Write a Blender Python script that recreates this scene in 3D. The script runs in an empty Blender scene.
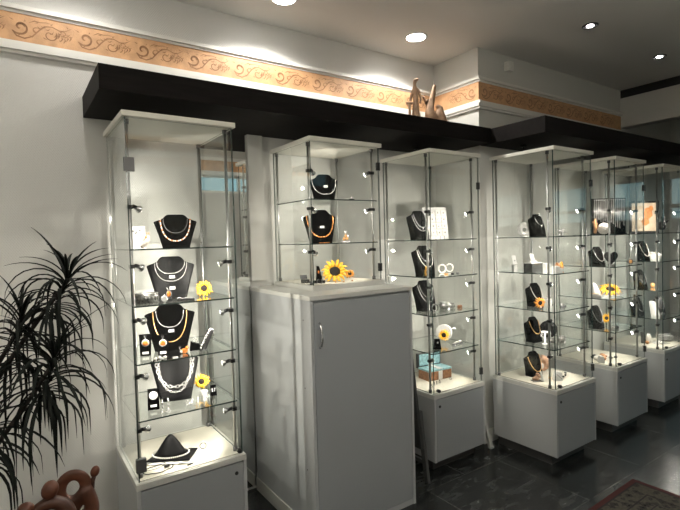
import bpy, bmesh, math, random
from mathutils import Vector, Matrix
random.seed(7)
PI = math.pi
R = math.radians
sc = bpy.context.scene
COL = sc.collection

# ------------------------------------------------------------------ materials
def new_mat(name):
    m = bpy.data.materials.new(name); m.use_nodes = True
    nt = m.node_tree
    return m, nt, nt.nodes['Principled BSDF']

def mat(name, col, rough=.5, metal=0.0, spec=None, coat=0.0, bump=0, bscale=50, vary=0, vscale=8, emit=None, es=0, stretch=None):
    m, nt, b = new_mat(name)
    b.inputs['Base Color'].default_value = (*col, 1)
    b.inputs['Roughness'].default_value = rough
    b.inputs['Metallic'].default_value = metal
    if spec is not None: b.inputs['Specular IOR Level'].default_value = spec
    b.inputs['Coat Weight'].default_value = coat
    tc = nt.nodes.new('ShaderNodeTexCoord')
    src = tc.outputs['Object']
    if stretch:
        mp = nt.nodes.new('ShaderNodeMapping'); mp.inputs['Scale'].default_value = stretch
        nt.links.new(src, mp.inputs[0]); src = mp.outputs[0]
    if vary:
        n = nt.nodes.new('ShaderNodeTexNoise'); n.inputs['Scale'].default_value = vscale; n.inputs['Detail'].default_value = 4
        nt.links.new(src, n.inputs['Vector'])
        r = nt.nodes.new('ShaderNodeValToRGB')
        r.color_ramp.elements[0].position = .3; r.color_ramp.elements[1].position = .7
        r.color_ramp.elements[0].color = (*[c*(1-vary) for c in col], 1)
        r.color_ramp.elements[1].color = (*[min(1, c*(1+vary)) for c in col], 1)
        nt.links.new(n.outputs[0], r.inputs[0]); nt.links.new(r.outputs[0], b.inputs['Base Color'])
    if bump:
        n = nt.nodes.new('ShaderNodeTexNoise'); n.inputs['Scale'].default_value = bscale; n.inputs['Detail'].default_value = 3
        nt.links.new(src, n.inputs['Vector'])
        bp = nt.nodes.new('ShaderNodeBump'); bp.inputs['Strength'].default_value = bump; bp.inputs['Distance'].default_value = .002
        nt.links.new(n.outputs[0], bp.inputs['Height']); nt.links.new(bp.outputs[0], b.inputs['Normal'])
    if emit:
        b.inputs['Emission Color'].default_value = (*emit, 1); b.inputs['Emission Strength'].default_value = es
        m.cycles.emission_sampling = 'NONE'
    return m

def wallpaper_mat():
    m, nt, b = new_mat('wallpaper')
    b.inputs['Base Color'].default_value = (.66, .655, .62, 1); b.inputs['Roughness'].default_value = .75
    b.inputs['Specular IOR Level'].default_value = .2
    tc = nt.nodes.new('ShaderNodeTexCoord')
    hs = []
    for ang in (35, -35):
        mp = nt.nodes.new('ShaderNodeMapping'); mp.inputs['Rotation'].default_value = (0, R(ang), R(ang))
        nt.links.new(tc.outputs['Object'], mp.inputs[0])
        w = nt.nodes.new('ShaderNodeTexWave'); w.inputs['Scale'].default_value = 46; w.inputs['Distortion'].default_value = 1.2
        w.inputs['Detail'].default_value = 1
        nt.links.new(mp.outputs[0], w.inputs['Vector']); hs.append(w)
    n = nt.nodes.new('ShaderNodeMath'); n.operation = 'MAXIMUM'
    nt.links.new(hs[0].outputs['Fac'], n.inputs[0]); nt.links.new(hs[1].outputs['Fac'], n.inputs[1])
    bp = nt.nodes.new('ShaderNodeBump'); bp.inputs['Strength'].default_value = .28; bp.inputs['Distance'].default_value = .003
    nt.links.new(n.outputs[0], bp.inputs['Height']); nt.links.new(bp.outputs[0], b.inputs['Normal'])
    return m

def slate_mat():
    m, nt, b = new_mat('slate_tile')
    tc = nt.nodes.new('ShaderNodeTexCoord')
    mp = nt.nodes.new('ShaderNodeMapping'); mp.inputs['Location'].default_value = (-.66, .42, 0)
    nt.links.new(tc.outputs['Object'], mp.inputs[0])
    br = nt.nodes.new('ShaderNodeTexBrick'); br.inputs['Scale'].default_value = 1; br.inputs['Brick Width'].default_value = .63
    br.inputs['Row Height'].default_value = .6; br.inputs['Mortar Size'].default_value = .0025; br.inputs['Mortar Smooth'].default_value = .2
    br.inputs['Color1'].default_value = (.012, .013, .0132, 1); br.inputs['Color2'].default_value = (.020, .0215, .0218, 1)
    br.inputs['Mortar'].default_value = (.05, .05, .048, 1)
    nt.links.new(mp.outputs[0], br.inputs['Vector'])
    sm = nt.nodes.new('ShaderNodeMapping'); sm.inputs['Scale'].default_value = (3.0, 7.5, 1); sm.inputs['Rotation'].default_value = (0, 0, R(35))
    nt.links.new(tc.outputs['Object'], sm.inputs[0])
    n = nt.nodes.new('ShaderNodeTexNoise'); n.inputs['Scale'].default_value = 2.4; n.inputs['Detail'].default_value = 12
    n.inputs['Roughness'].default_value = .62; n.inputs['Distortion'].default_value = .9
    nt.links.new(sm.outputs[0], n.inputs['Vector'])
    ra = nt.nodes.new('ShaderNodeValToRGB'); ra.color_ramp.elements[0].position = .36; ra.color_ramp.elements[1].position = .72
    ra.color_ramp.elements[0].color = (.45, .45, .45, 1); ra.color_ramp.elements[1].color = (3.6, 3.6, 3.5, 1)
    nt.links.new(n.outputs[0], ra.inputs[0])
    mx = nt.nodes.new('ShaderNodeMix'); mx.data_type = 'RGBA'; mx.blend_type = 'MULTIPLY'; mx.inputs[0].default_value = 1
    nt.links.new(br.outputs['Color'], mx.inputs[6]); nt.links.new(ra.outputs[0], mx.inputs[7])
    nt.links.new(mx.outputs[2], b.inputs['Base Color'])
    rr = nt.nodes.new('ShaderNodeMapRange'); rr.inputs[3].default_value = .12; rr.inputs[4].default_value = .34
    nt.links.new(n.outputs[0], rr.inputs[0]); nt.links.new(rr.outputs[0], b.inputs['Roughness'])
    bp = nt.nodes.new('ShaderNodeBump'); bp.inputs['Strength'].default_value = .10; bp.inputs['Distance'].default_value = .003
    nt.links.new(n.outputs[0], bp.inputs['Height']); nt.links.new(bp.outputs[0], b.inputs['Normal'])
    return m

def glass_mat(name, tint):
    m = bpy.data.materials.new(name); m.use_nodes = True; nt = m.node_tree; nt.nodes.clear()
    o = nt.nodes.new('ShaderNodeOutputMaterial'); t = nt.nodes.new('ShaderNodeBsdfTransparent'); t.inputs[0].default_value = (*tint, 1)
    g = nt.nodes.new('ShaderNodeBsdfGlossy'); g.inputs['Roughness'].default_value = .003; g.inputs[0].default_value = (.95, .98, .97, 1)
    fr = nt.nodes.new('ShaderNodeFresnel'); fr.inputs[0].default_value = 1.45
    geo = nt.nodes.new('ShaderNodeNewGeometry'); inv = nt.nodes.new('ShaderNodeMath'); inv.operation = 'SUBTRACT'; inv.inputs[0].default_value = 1
    nt.links.new(geo.outputs['Backfacing'], inv.inputs[1])
    mu = nt.nodes.new('ShaderNodeMath'); mu.operation = 'MULTIPLY'
    nt.links.new(fr.outputs[0], mu.inputs[0]); nt.links.new(inv.outputs[0], mu.inputs[1])
    m2 = nt.nodes.new('ShaderNodeMath'); m2.operation = 'MULTIPLY'; m2.inputs[1].default_value = 1.7; m2.use_clamp = True
    nt.links.new(mu.outputs[0], m2.inputs[0])
    mx = nt.nodes.new('ShaderNodeMixShader')
    nt.links.new(m2.outputs[0], mx.inputs[0]); nt.links.new(t.outputs[0], mx.inputs[1]); nt.links.new(g.outputs[0], mx.inputs[2])
    nt.links.new(mx.outputs[0], o.inputs[0])
    return m

def frieze_ground():
    return mat('frieze_ground', (.60, .345, .175), .6, vary=.13, vscale=22, bump=.4, bscale=160)

def rug_mat():
    m, nt, b = new_mat('rug_pile'); b.inputs['Roughness'].default_value = .95; b.inputs['Specular IOR Level'].default_value = .05
    tc = nt.nodes.new('ShaderNodeTexCoord')
    v = nt.nodes.new('ShaderNodeTexVoronoi'); v.inputs['Scale'].default_value = 26; v.feature = 'F1'; v.distance = 'MANHATTAN'
    nt.links.new(tc.outputs['Object'], v.inputs['Vector'])
    r = nt.nodes.new('ShaderNodeValToRGB'); r.color_ramp.interpolation = 'CONSTANT'
    e = r.color_ramp.elements; e[0].position = 0; e[0].color = (.012, .012, .014, 1); e[1].position = .26; e[1].color = (.09, .087, .075, 1)
    a = e.new(.44); a.color = (.05, .05, .046, 1); a = e.new(.62); a.color = (.12, .11, .09, 1)
    nt.links.new(v.outputs['Distance'], r.inputs[0])
    n = nt.nodes.new('ShaderNodeTexNoise'); n.inputs['Scale'].default_value = 90
    nt.links.new(tc.outputs['Object'], n.inputs['Vector'])
    mx = nt.nodes.new('ShaderNodeMix'); mx.data_type = 'RGBA'; mx.blend_type = 'MULTIPLY'; mx.inputs[0].default_value = .7
    nt.links.new(r.outputs[0], mx.inputs[6]); nt.links.new(n.outputs[0], mx.inputs[7])
    nt.links.new(mx.outputs[2], b.inputs['Base Color'])
    bp = nt.nodes.new('ShaderNodeBump'); bp.inputs['Strength'].default_value = .6; bp.inputs['Distance'].default_value = .004
    nt.links.new(n.outputs[0], bp.inputs['Height']); nt.links.new(bp.outputs[0], b.inputs['Normal'])
    return m

M = {}
M['wall'] = wallpaper_mat()
M['plain'] = mat('painted_wall', (.62, .62, .58), .7, bump=.1)
M['room'] = mat('room_plaster', (.55, .54, .50), .8, bump=.1)
M['ceil'] = mat('ceiling_paint', (.80, .785, .745), .8, bump=.05, bscale=120)
M['mould'] = mat('moulding_paint', (.74, .73, .68), .45)
M['frieze'] = frieze_ground()
M['scroll'] = mat('frieze_scroll', (.33, .17, .08), .6, vary=.2, vscale=40)
M['soffit'] = mat('dark_stained_board', (.008, .0065, .006), .65, spec=.12, vary=.35, vscale=6, stretch=(1, 8, 8))
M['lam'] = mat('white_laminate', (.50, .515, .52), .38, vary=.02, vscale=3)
M['lamdoor_shaded'] = mat('white_laminate_door_shaded', (.37, .39, .405), .36, vary=.02, vscale=3)  # same laminate, with the shade and cool daylight on door fronts mixed in
M['edge'] = mat('white_edge_band', (.68, .68, .64), .4)
M['lid'] = mat('cream_lid', (.72, .70, .62), .45)
M['disp'] = mat('cream_display_board', (.56, .53, .45), .6, vary=.03, vscale=20)
M['plinth'] = mat('dark_plinth', (.07, .07, .068), .5, vary=.1)
M['glass'] = glass_mat('clear_glass', (.985, .99, .987))
M['shelfglass'] = glass_mat('shelf_glass', (.965, .98, .972))
M['gedge'] = mat('glass_edge', (.03, .055, .05), .12, spec=.8)
M['mirror'] = mat('mirror_glass', (.86, .88, .87), .01, metal=1)
M['chrome'] = mat('chrome', (.62, .62, .62), .16, metal=1)
M['post'] = mat('brushed_aluminium', (.50, .50, .49), .3, metal=1)
M['blk'] = mat('black_plastic', (.012, .012, .013), .35)
M['blkfab'] = mat('black_velvet', (.0009, .0009, .001), .95, bump=.4, bscale=300, spec=.02)
M['leather'] = mat('charcoal_leatherette', (.003, .003, .0034), .55, bump=.5, bscale=350, spec=.15)
M['silver'] = mat('silver', (.66, .655, .64), .25, metal=.6)
M['oldsilver'] = mat('worked_silver', (.20, .20, .19), .28, metal=.8, vary=.7, vscale=120, bump=.8, bscale=250)
M['gold'] = mat('gold', (.85, .50, .20), .28, metal=.6)
M['amber'] = mat('amber', (.50, .16, .03), .15, vary=.4, vscale=90, coat=.6)
M['amberl'] = mat('honey_amber', (.70, .36, .13), .2, vary=.3, vscale=90, coat=.6)
M['pearl'] = mat('pearl', (.66, .63, .58), .22, coat=.4)
M['white'] = mat('white_card', (.56, .56, .54), .55)
M['cloth'] = mat('white_cloth', (.60, .59, .565), .8, bump=.3, bscale=200)
M['petal'] = mat('yellow_petal', (.92, .46, .02), .55, vary=.18, vscale=60)
M['petalo'] = mat('orange_petal', (.80, .33, .04), .55, vary=.2, vscale=60)
M['seed'] = mat('brown_seed_disc', (.008, .004, .002), .95, bump=1, bscale=400)
M['stem'] = mat('green_stem', (.06, .13, .03), .6)
M['leaf'] = mat('dark_green_leaf', (.005, .007, .005), .6, spec=.15, vary=.3, vscale=5)
M['cane'] = mat('grey_brown_cane', (.02, .016, .012), .8, vary=.3, vscale=30, bump=.5)
M['terra'] = mat('terracotta', (.11, .036, .017), .45, vary=.5, vscale=14, bump=.4, bscale=60)
M['terrad'] = mat('dark_terracotta', (.065, .022, .011), .45, vary=.6, vscale=12, bump=.4, bscale=60)
M['claybr'] = mat('carved_clay', (.42, .27, .17), .65, vary=.35, vscale=30, bump=.5, bscale=90)
M['fleck'] = mat('brown_white_stone', (.62, .55, .48), .35, vary=.5, vscale=45)
M['drift'] = mat('orange_driftwood', (.42, .20, .08), .55, vary=.5, vscale=35, bump=.5)
M['shell'] = mat('rosy_shell', (.55, .33, .22), .35, vary=.45, vscale=30)
M['brown'] = mat('brown_carved_wood', (.22, .10, .045), .6, vary=.4, vscale=60, bump=.6, bscale=100)
M['teal'] = mat('pale_blue_mosaic', (.22, .38, .41), .3, vary=.5, vscale=55)
M['grey'] = mat('grey_metal', (.14, .14, .14), .45, metal=.3)
M['dgrey'] = mat('grey_board', (.06, .062, .06), .5)
M['lens'] = mat('lit_lens', (1, 1, 1), .3, emit=(1, .95, .86), es=9)
M['down'] = mat('lit_downlight', (1, 1, 1), .3, emit=(1, .97, .93), es=14)
M['cup'] = mat('halogen_reflector', (.75, .75, .75), .22, metal=1)
M['frame'] = mat('dark_window_frame', (.018, .018, .02), .4)
M['street'] = mat('asphalt', (.05, .05, .05), .9)
M['rug'] = rug_mat()
M['rugr'] = mat('rug_red_edge', (.05, .007, .005), .95, bump=.5, bscale=150)
M['rugd'] = mat('rug_dark_line', (.012, .010, .010), .95)
M['slate'] = slate_mat()
M['picture'] = mat('warm_print', (.50, .40, .29), .5, vary=.28, vscale=9)
M['orange'] = mat('orange_ink', (.50, .20, .06), .5, vary=.3, vscale=25)
M['vinyl'] = mat('white_porcelain', (.58, .58, .565), .15, coat=.6)
M['yellow'] = mat('yellow_stone', (.90, .55, .02), .3)

# ------------------------------------------------------------------ mesh builder
class MB:
    def __init__(s): s.bm = bmesh.new(); s.mi = 0; s.sm = False
    def _fin(s, faces, mi=None, smooth=None):
        for f in faces:
            f.material_index = s.mi if mi is None else mi
            f.smooth = s.sm if smooth is None else smooth
    def box(s, x0, x1, y0, y1, z0, z1, mi=None):
        v = [s.bm.verts.new(p) for p in ((x0,y0,z0),(x1,y0,z0),(x1,y1,z0),(x0,y1,z0),(x0,y0,z1),(x1,y0,z1),(x1,y1,z1),(x0,y1,z1))]
        fs = [s.bm.faces.new([v[i] for i in q]) for q in ((0,3,2,1),(4,5,6,7),(0,1,5,4),(1,2,6,5),(2,3,7,6),(3,0,4,7))]
        s._fin(fs, mi); return fs
    def bbox(s, c, sz, rot=None, mi=None):
        x, y, z = [k/2 for k in sz]; n = len(s.bm.verts)
        s.bm.verts.ensure_lookup_table()
        fs = s.box(-x, x, -y, y, -z, z, mi)
        vs = {v for f in fs for v in f.verts}
        for v in vs:
            p = v.co.copy()
            if rot is not None: p = rot @ p
            v.co = p + Vector(c)
        return s
    def rings(s, rings, closed=True, cap=True, mi=None, smooth=True):
        V = [[s.bm.verts.new(p) for p in r] for r in rings]; fs = []
        n = len(V[0])
        for a, b in zip(V[:-1], V[1:]):
            for i in range(n if closed else n-1):
                j = (i+1) % n
                try: fs.append(s.bm.faces.new((a[i], a[j], b[j], b[i])))
                except ValueError: pass
        s._fin(fs, mi, smooth)
        if cap and closed:
            cf = []
            cf.append(s.bm.faces.new(list(reversed(V[0])))); cf.append(s.bm.faces.new(V[-1]))
            s._fin(cf, mi, False)
        return s
    def tube(s, pts, r, n=8, mi=None, closed=False):
        pts = [Vector(p) for p in pts]; rr = r if isinstance(r, (list, tuple)) else [r]*len(pts)
        N = len(pts); rings = []; up = None
        for i, p in enumerate(pts):
            if closed: t = pts[(i+1) % N] - pts[i-1]
            else: t = pts[min(i+1, N-1)] - pts[max(i-1, 0)]
            t.normalize()
            if up is None:
                a = Vector((0,0,1)) if abs(t.z) < .9 else Vector((1,0,0)); up = (a - t*a.dot(t)).normalized()
            else:
                up = up - t*up.dot(t)
                if up.length < 1e-6: up = t.orthogonal()
                up.normalize()
            w = t.cross(up)
            rings.append([p + (up*math.cos(2*PI*k/n) + w*math.sin(2*PI*k/n))*rr[i] for k in range(n)])
        if closed: rings.append(rings[0]); s.rings(rings, True, False, mi)
        else: s.rings(rings, True, True, mi)
        return s
    def lathe(s, prof, n=20, c=(0,0,0), axis='z', mi=None, smooth=True, rot=None):
        rings = []
        for r, z in prof:
            ring = []
            for k in range(n):
                a = 2*PI*k/n; p = Vector((r*math.cos(a), r*math.sin(a), z))
                if axis == 'y': p = Vector((p.x, -z, p.y))
                if axis == 'x': p = Vector((z, p.x, p.y))
                if rot is not None: p = rot @ p
                ring.append(p + Vector(c))
            rings.append(ring)
        s.rings(rings, True, True, mi, smooth); return s
    def ball(s, c, r, n=10, mi=None, sc=(1,1,1), rot=None):
        rings = []; m = max(4, n//2)
        for i in range(m+1):
            a = -PI/2 + PI*i/m; a = max(min(a, PI/2-.12), -PI/2+.12)
            rr = math.cos(a)
            ring = []
            for k in range(n):
                p = Vector((rr*math.cos(2*PI*k/n)*r*sc[0], rr*math.sin(2*PI*k/n)*r*sc[1], math.sin(a)*r*sc[2]))
                if rot is not None: p = rot @ p
                ring.append(p + Vector(c))
            rings.append(ring)
        s.rings(rings, True, True, mi, True); return s
    def prism(s, poly, z0, z1, f=lambda u, v, w: (u, v, w), mi=None, smooth=False):
        a = [s.bm.verts.new(f(u, v, z0)) for u, v in poly]; b = [s.bm.verts.new(f(u, v, z1)) for u, v in poly]
        fs = [s.bm.faces.new(list(reversed(a))), s.bm.faces.new(b)]
        n = len(poly)
        for i in range(n): fs.append(s.bm.faces.new((a[i], a[(i+1) % n], b[(i+1) % n], b[i])))
        s._fin(fs, mi, smooth); return s
    def build(s, name, mats, parent=None, loc=None, rz=0, bevel=0):
        bmesh.ops.recalc_face_normals(s.bm, faces=s.bm.faces)
        me = bpy.data.meshes.new(name); s.bm.to_mesh(me); s.bm.free()
        for m in (mats if isinstance(mats, (list, tuple)) else [mats]): me.materials.append(m)
        o = bpy.data.objects.new(name, me); COL.objects.link(o)
        if parent: o.parent = parent
        if loc: o.location = loc
        if rz: o.rotation_euler.z = rz
        if bevel:
            b = o.modifiers.new('bevel', 'BEVEL'); b.width = bevel; b.segments = 2; b.limit_method = 'ANGLE'
        return o

def tag(o, label, cat, group=None):
    o['label'] = label; o['category'] = cat
    if group: o['group'] = group
    return o
def thing(name, label, cat, loc, rz=0, group=None):
    o = bpy.data.objects.new(name, None); COL.objects.link(o); o.location = loc; o.rotation_euler.z = rz
    o.empty_display_size = .05
    return tag(o, label, cat, group)
def struct(o): o['kind'] = 'structure'; return o

# ------------------------------------------------------------------ the room
XL, XR, YB, YW, YW2, XC, H = -1.3, 5.7, -.75, 2.62, 2.20, 2.69, 2.76
XE = 4.66
b = MB(); b.box(XL, XR, YB, YW, -.08, 0); struct(b.build('floor', M['slate']))
b = MB(); b.box(XL, XR, YB, YW, H, H+.08); struct(b.build('ceiling', M['ceil']))
b = MB(); b.box(XL-.1, XC, YW, YW+.1, -.08, H+.08); struct(b.build('wall_back_left', M['wall']))
b = MB(); b.box(XC, XR, YW2, YW+.1, -.08, H+.08); struct(b.build('wall_back_right', M['plain']))
b = MB(); b.box(XL-.1, XL, YB, YW, -.08, H+.08); struct(b.build('wall_left', M['room']))
# opposite wall with a transom opening
tx0, tx1, tz0, tz1 = 1.7, 3.3, 2.10, 2.33
b = MB()
b.box(XL-.1, XR+.1, YB-.1, YB, -.08, tz0); b.box(XL-.1, XR+.1, YB-.1, YB, tz1, H+.08)
b.box(XL-.1, tx0, YB-.1, YB, tz0, tz1); b.box(tx1, XR+.1, YB-.1, YB, tz0, tz1)
struct(b.build('wall_front', M['room']))
def window(name, x0, x1, y0, y1, z0, z1, axis, bars, hbars):
    t = .03 if axis == 'y' else .05
    b = MB()
    if axis == 'y':   # lies in a y = const wall
        for (a, c) in ((x0, x0+t), (x1-t, x1)): b.box(a, c, y0, y1, z0, z1)
        for (a, c) in ((z0, z0+t), (z1-t, z1)): b.box(x0, x1, y0, y1, a, c)
        for q in bars: b.box(q-t/2, q+t/2, y0, y1, z0, z1)
    else:
        for (a, c) in ((y0, y0+t), (y1-t, y1)): b.box(x0, x1, a, c, z0, z1)
        for (a, c) in ((z0, z0+t), (z1-t, z1)): b.box(x0, x1, y0, y1, a, c)
        for q in bars: b.box(x0, x1, q-t/2, q+t/2, z0, z1)
        for q in hbars: b.box(x0, x1, y0, y1, q-.02, q+.02)
    f = struct(b.build(name, M['mould' if axis == 'y' else 'frame']))
    g = MB()
    if axis == 'y': g.box(x0+t, x1-t, (y0+y1)/2-.003, (y0+y1)/2+.003, z0+t, z1-t)
    else: g.box((x0+x1)/2-.003, (x0+x1)/2+.003, y0+t, y1-t, z0+t, z1-t)
    g.build('pane', M['glass'], f)
window('window_2', tx0, tx1, YB-.08, YB-.02, tz0, tz1, 'y', [2.5], [])
# shop-front wall at the far right
wy0, wy1, wz0, wz1 = -.55, 2.05, .35, 2.62
b = MB()
b.box(XR, XR+.12, YB-.1, YW+.1, -.08, wz0); b.box(XR, XR+.12, YB-.1, YW+.1, wz1, H+.08)
b.box(XR, XR+.12, YB-.1, wy0, wz0, wz1); b.box(XR, XR+.12, wy1, YW+.1, wz0, wz1)
struct(b.build('wall_right', M['plain']))
window('window_1', XR+.02, XR+.09, wy0, wy1, wz0, wz1, 'x', [.3, 1.2], [1.72, 2.08, 2.42])
b = MB(); b.box(XR+.005, XR+.018, wy0, wy1, 2.0, wz1-.02); o = b.build('added_blind', M['room']); tag(o, 'grey blind added over the shop-front window to cut its teal reflection', 'blind')  # unseen blind added to limit the teal window reflection in the glass
# outside
b = MB(); b.box(XR+.12, 30, -14, 14, -.2, -.1); struct(b.build('ground_outside', M['street']))
b = MB(); b.box(11.5, 12.1, -12, 14, -.1, 1.72); struct(b.build('wall_outside', mat('dark_outdoor_wall', (.035, .04, .042), .8)))
# header beam towards the shop front, with its dark slot on top
b = MB(); b.box(XE, XE+.12, YB, YW2, 2.42, 2.685); struct(b.build('trim_9', M['room']))
b = MB(); b.box(XE+.01, XE+.11, YB, YW2, 2.685, 2.76); struct(b.build('trim_10', M['blk']))
# the narrow wall pier and the mirror strip beside the first cabinet
b = MB(); b.box(1.14, 1.235, 2.59, YW, 1.235, 2.083); struct(b.build('trim_7', M['plain']))
b = MB(); b.box(.87, 1.138, 2.608, YW, .02, 2.083); o = b.build('wall_mirror', [M['mirror']])
tag(o, 'tall narrow mirror strip on the wall behind the leftmost glass cabinet', 'mirror')

# frieze band with scrollwork
def arc_spiral(cx, cz, r0, r1, a0, a1, n=16):
    return [(cx + (r0+(r1-r0)*i/n)*math.cos(a0+(a1-a0)*i/n), cz + (r0+(r1-r0)*i/n)*math.sin(a0+(a1-a0)*i/n)) for i in range(n+1)]
def ribbon2d(b, pts, w0, w1, F, mi=1):
    n = len(pts); L = []; Rr = []
    for i, (x, z) in enumerate(pts):
        q = pts[min(i+1, n-1)]; p = pts[max(i-1, 0)]
        dx, dz = q[0]-p[0], q[1]-p[1]; l = math.hypot(dx, dz) or 1
        t = i/(n-1); w = (w0*(1-t)+w1*t)/2 * (1 if 0 < i < n-1 else .25)
        L.append((x-dz/l*w, z+dx/l*w)); Rr.append((x+dz/l*w, z-dx/l*w))
    for i in range(n-1):
        quad = [L[i], L[i+1], Rr[i+1], Rr[i]]
        vs = [b.bm.verts.new(F(u, v)) for u, v in quad]
        f = b.bm.faces.new(vs); f.material_index = mi
def scroll_unit(b, x, F, z0=0.0, s=1.0):
    # z in [-.05,.05]
    C = lambda pts: [(x+u*s, z0+v*s) for u, v in pts]
    W = .0075
    ribbon2d(b, C(arc_spiral(.045, .004, .036, .008, -2.6, 4.4, 26)), W, W*.7, F)
    ribbon2d(b, C(arc_spiral(.045, .004, .030, .012, -2.0, 3.2, 18)), W*.5, W*.4, F)
    ribbon2d(b, C(arc_spiral(.160, -.010, .030, .007, .6, -5.6, 24)), W*.8, W*.5, F)
    ribbon2d(b, C([(.012, -.015), (.03, -.038), (.06, -.044), (.09, -.030), (.115, .0), (.14, .026), (.17, .030), (.2, .018), (.225, .022), (.25, .038)]), W*.9, W*.5, F)
    ribbon2d(b, C([(.08, .030), (.10, .042), (.125, .040), (.145, .044), (.17, .042)]), W*.8, W*.2, F)
    for k in range(7):
        u = .095+.016*k; v = .004+.02*math.sin(k*.9)
        a = -1.2+.35*k
        ribbon2d(b, C([(u, v), (u+.010*math.cos(a), v+.010*math.sin(a)), (u+.022*math.cos(a+.5), v+.022*math.sin(a+.5))]), W*1.3, W*.2, F)
    for k in range(6):
        u = .178+.012*k; v = -.028+.008*math.sin(k*1.7)
        ribbon2d(b, C([(u, v), (u+.008, v+.012), (u+.004, v+.024)]), W*1.1, W*.3, F)
    ribbon2d(b, C(arc_spiral(.105, -.002, .016, .004, 1.0, 6.5, 14)), W*.5, W*.3, F)
    ribbon2d(b, C(arc_spiral(.215, .006, .014, .004, 3.0, -2.5, 14)), W*.5, W*.3, F)
    ribbon2d(b, C(arc_spiral(.045, .004, .018, .004, 0, 5, 14)), W*.5, W*.3, F)
    for k in range(9):
        u = .006+.028*k; v = .047*(-1)**k*(.8+.15*math.sin(k*3.3)); a = .6*k
        ribbon2d(b, C([(u, v), (u+.009*math.cos(a), v*.86), (u+.017*math.cos(a+.6), v*.80)]), W*.9, W*.3, F)
    for k in range(5):
        u = .192+.011*k; v = .0+.006*math.cos(k*2.)
        ribbon2d(b, C([(u, v), (u+.010, v-.004), (u+.018, v+.006)]), W, W*.2, F)
def frieze(name, ax, c, a0, a1, z0, z1, out):
    # ax 'x': runs along x at y=c facing -y ; ax 'y': runs along y at x=c facing -x
    b = MB(); t = .006
    if ax == 'x': b.box(a0, a1, c-t, c, z0, z1)
    else: b.box(c-t, c, a0, a1, z0, z1)
    n = int((a1-a0)/.262); zc = (z0+z1)/2
    for i in range(n+1):
        x = a0+.012+i*.262
        if x+.26 > a1: break
        F = (lambda u, v: (u, c-t-.0012, v)) if ax == 'x' else (lambda u, v: (c-t-.0012, u, v))
        scroll_unit(b, x, F, zc)
    return struct(b.build(name, [M['frieze'], M['scroll']]))
def moulding(name, ax, c, a0, a1, steps):
    b = MB()
    for (z0, z1, d) in steps:
        if ax == 'x': b.box(a0, a1, c-d, c, z0, z1)
        else: b.box(c-d, c, a0, a1, z0, z1)
    return struct(b.build(name, M['mould']))
FZ0, FZ1 = 2.395, 2.522
low = [(2.372, FZ0, .016), (2.352, 2.374, .030), (2.338, 2.354, .020)]
up = [(FZ1, 2.536, .012), (2.534, 2.552, .026), (2.550, 2.558, .016)]
frieze('trim_1', 'x', YW, XL, XC-.006, FZ0, FZ1, 1)
moulding('trim_2', 'x', YW, XL, XC, low); moulding('trim_3', 'x', YW, XL, XC, up)
frieze('trim_4', 'y', XC, YW2-.006, YW-.008, FZ0, FZ1, 1)
moulding('trim_5', 'y', XC, YW2-.026, YW, low); moulding('trim_6', 'y', XC, YW2-.026, YW, up)
frieze('trim_11', 'x', YW2, XC, XE, FZ0, FZ1, 1)
moulding('trim_12', 'x', YW2, XC, XE, low); moulding('trim_13', 'x', YW2, XC, XE, up)
def friezeB():
    b = MB(); b.box(XL, XR, YB, YB+.006, FZ0-.02, FZ1-.01); struct(b.build('trim_14', M['frieze']))
    b = MB(); b.box(XL, XR, YB, YB+.025, FZ0-.07, FZ0-.02); b.box(XL, XR, YB, YB+.02, FZ1-.01, FZ1+.03); struct(b.build('trim_15', M['mould']))
friezeB()
# baseboards
b = MB(); b.box(XL, .86, YW-.014, YW, 0, .09); b.box(1.14, XC, YW-.014, YW, 0, .09); struct(b.build('baseboard_left', M['mould']))
b = MB(); b.box(XC-.014, XC, YW2-.014, YW-.014, 0, .09); b.box(XC, XR, YW2-.014, YW2, 0, .09); struct(b.build('baseboard_right', M['mould']))

# soffit boards that run above the cabinets
S0, S1 = 2.085, 2.185
b = MB(); b.box(.305, XC-.001, 2.10, YW-.001, S0, S1)
tag(b.build('ceiling_soffit', M['soffit'], bevel=.001), 'long black board shelf running above the three cabinets on the left wall', 'shelf')
b = MB(); b.box(XC+.012, XR-.002, 1.71, YW2-.001, S0, S1)
tag(b.build('ceiling_soffit', M['soffit'], bevel=.001), 'black board shelf stepping forward above the three cabinets at the right', 'shelf')

# smoke sensor on the right wall near the ceiling
sx = thing('motion_sensor', 'small white box sensor high on the wall right of the corner', 'sensor', (3.00, YW2, 2.672))
b = MB(); b.box(-.03, .03, -.045, 0, -.035, .035); b.build('housing', M['mould'], sx, bevel=.006)
b = MB(); b.box(-.02, .02, -.05, -.044, -.022, .0); b.build('cover', M['mould'], sx)

# downlights
def spot(name, loc, target, energy, angle, blend=.6, size=.01, col=(1, .95, .87), parent=None):
    l = bpy.data.lights.new(name, 'SPOT'); l.energy = energy; l.spot_size = R(angle); l.spot_blend = blend; l.shadow_soft_size = size; l.color = col
    o = bpy.data.objects.new(name, l); COL.objects.link(o)
    d = Vector(target)-Vector(loc); o.rotation_euler = d.to_track_quat('-Z', 'Y').to_euler(); o.location = loc
    if parent: o.parent = parent
    return o
def downlight(x, y, r, label, energy, angle, big=True, group=None):
    t = thing('recessed_downlight', label, 'ceiling light', (x, y, H), 0, group)
    b = MB(); b.lathe([(r+.012, 0), (r+.012, -.004), (r+.004, -.006), (r, -.004), (r, 0)], 28); b.build('trim_ring', M['mould'] if big else M['grey'], t)
    b = MB(); b.lathe([(r*(.97 if big else .6), -.001), (r*(.97 if big else .6), -.0045), (r*.3, -.006)], 24); b.build('lens', M['down'], t)
    spot('downlight_beam', (0, 0, -.02), (0, 0, -1), energy, angle, .3 if big else .8, .05 if big else .02, (1, .96, .90), t)
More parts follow.
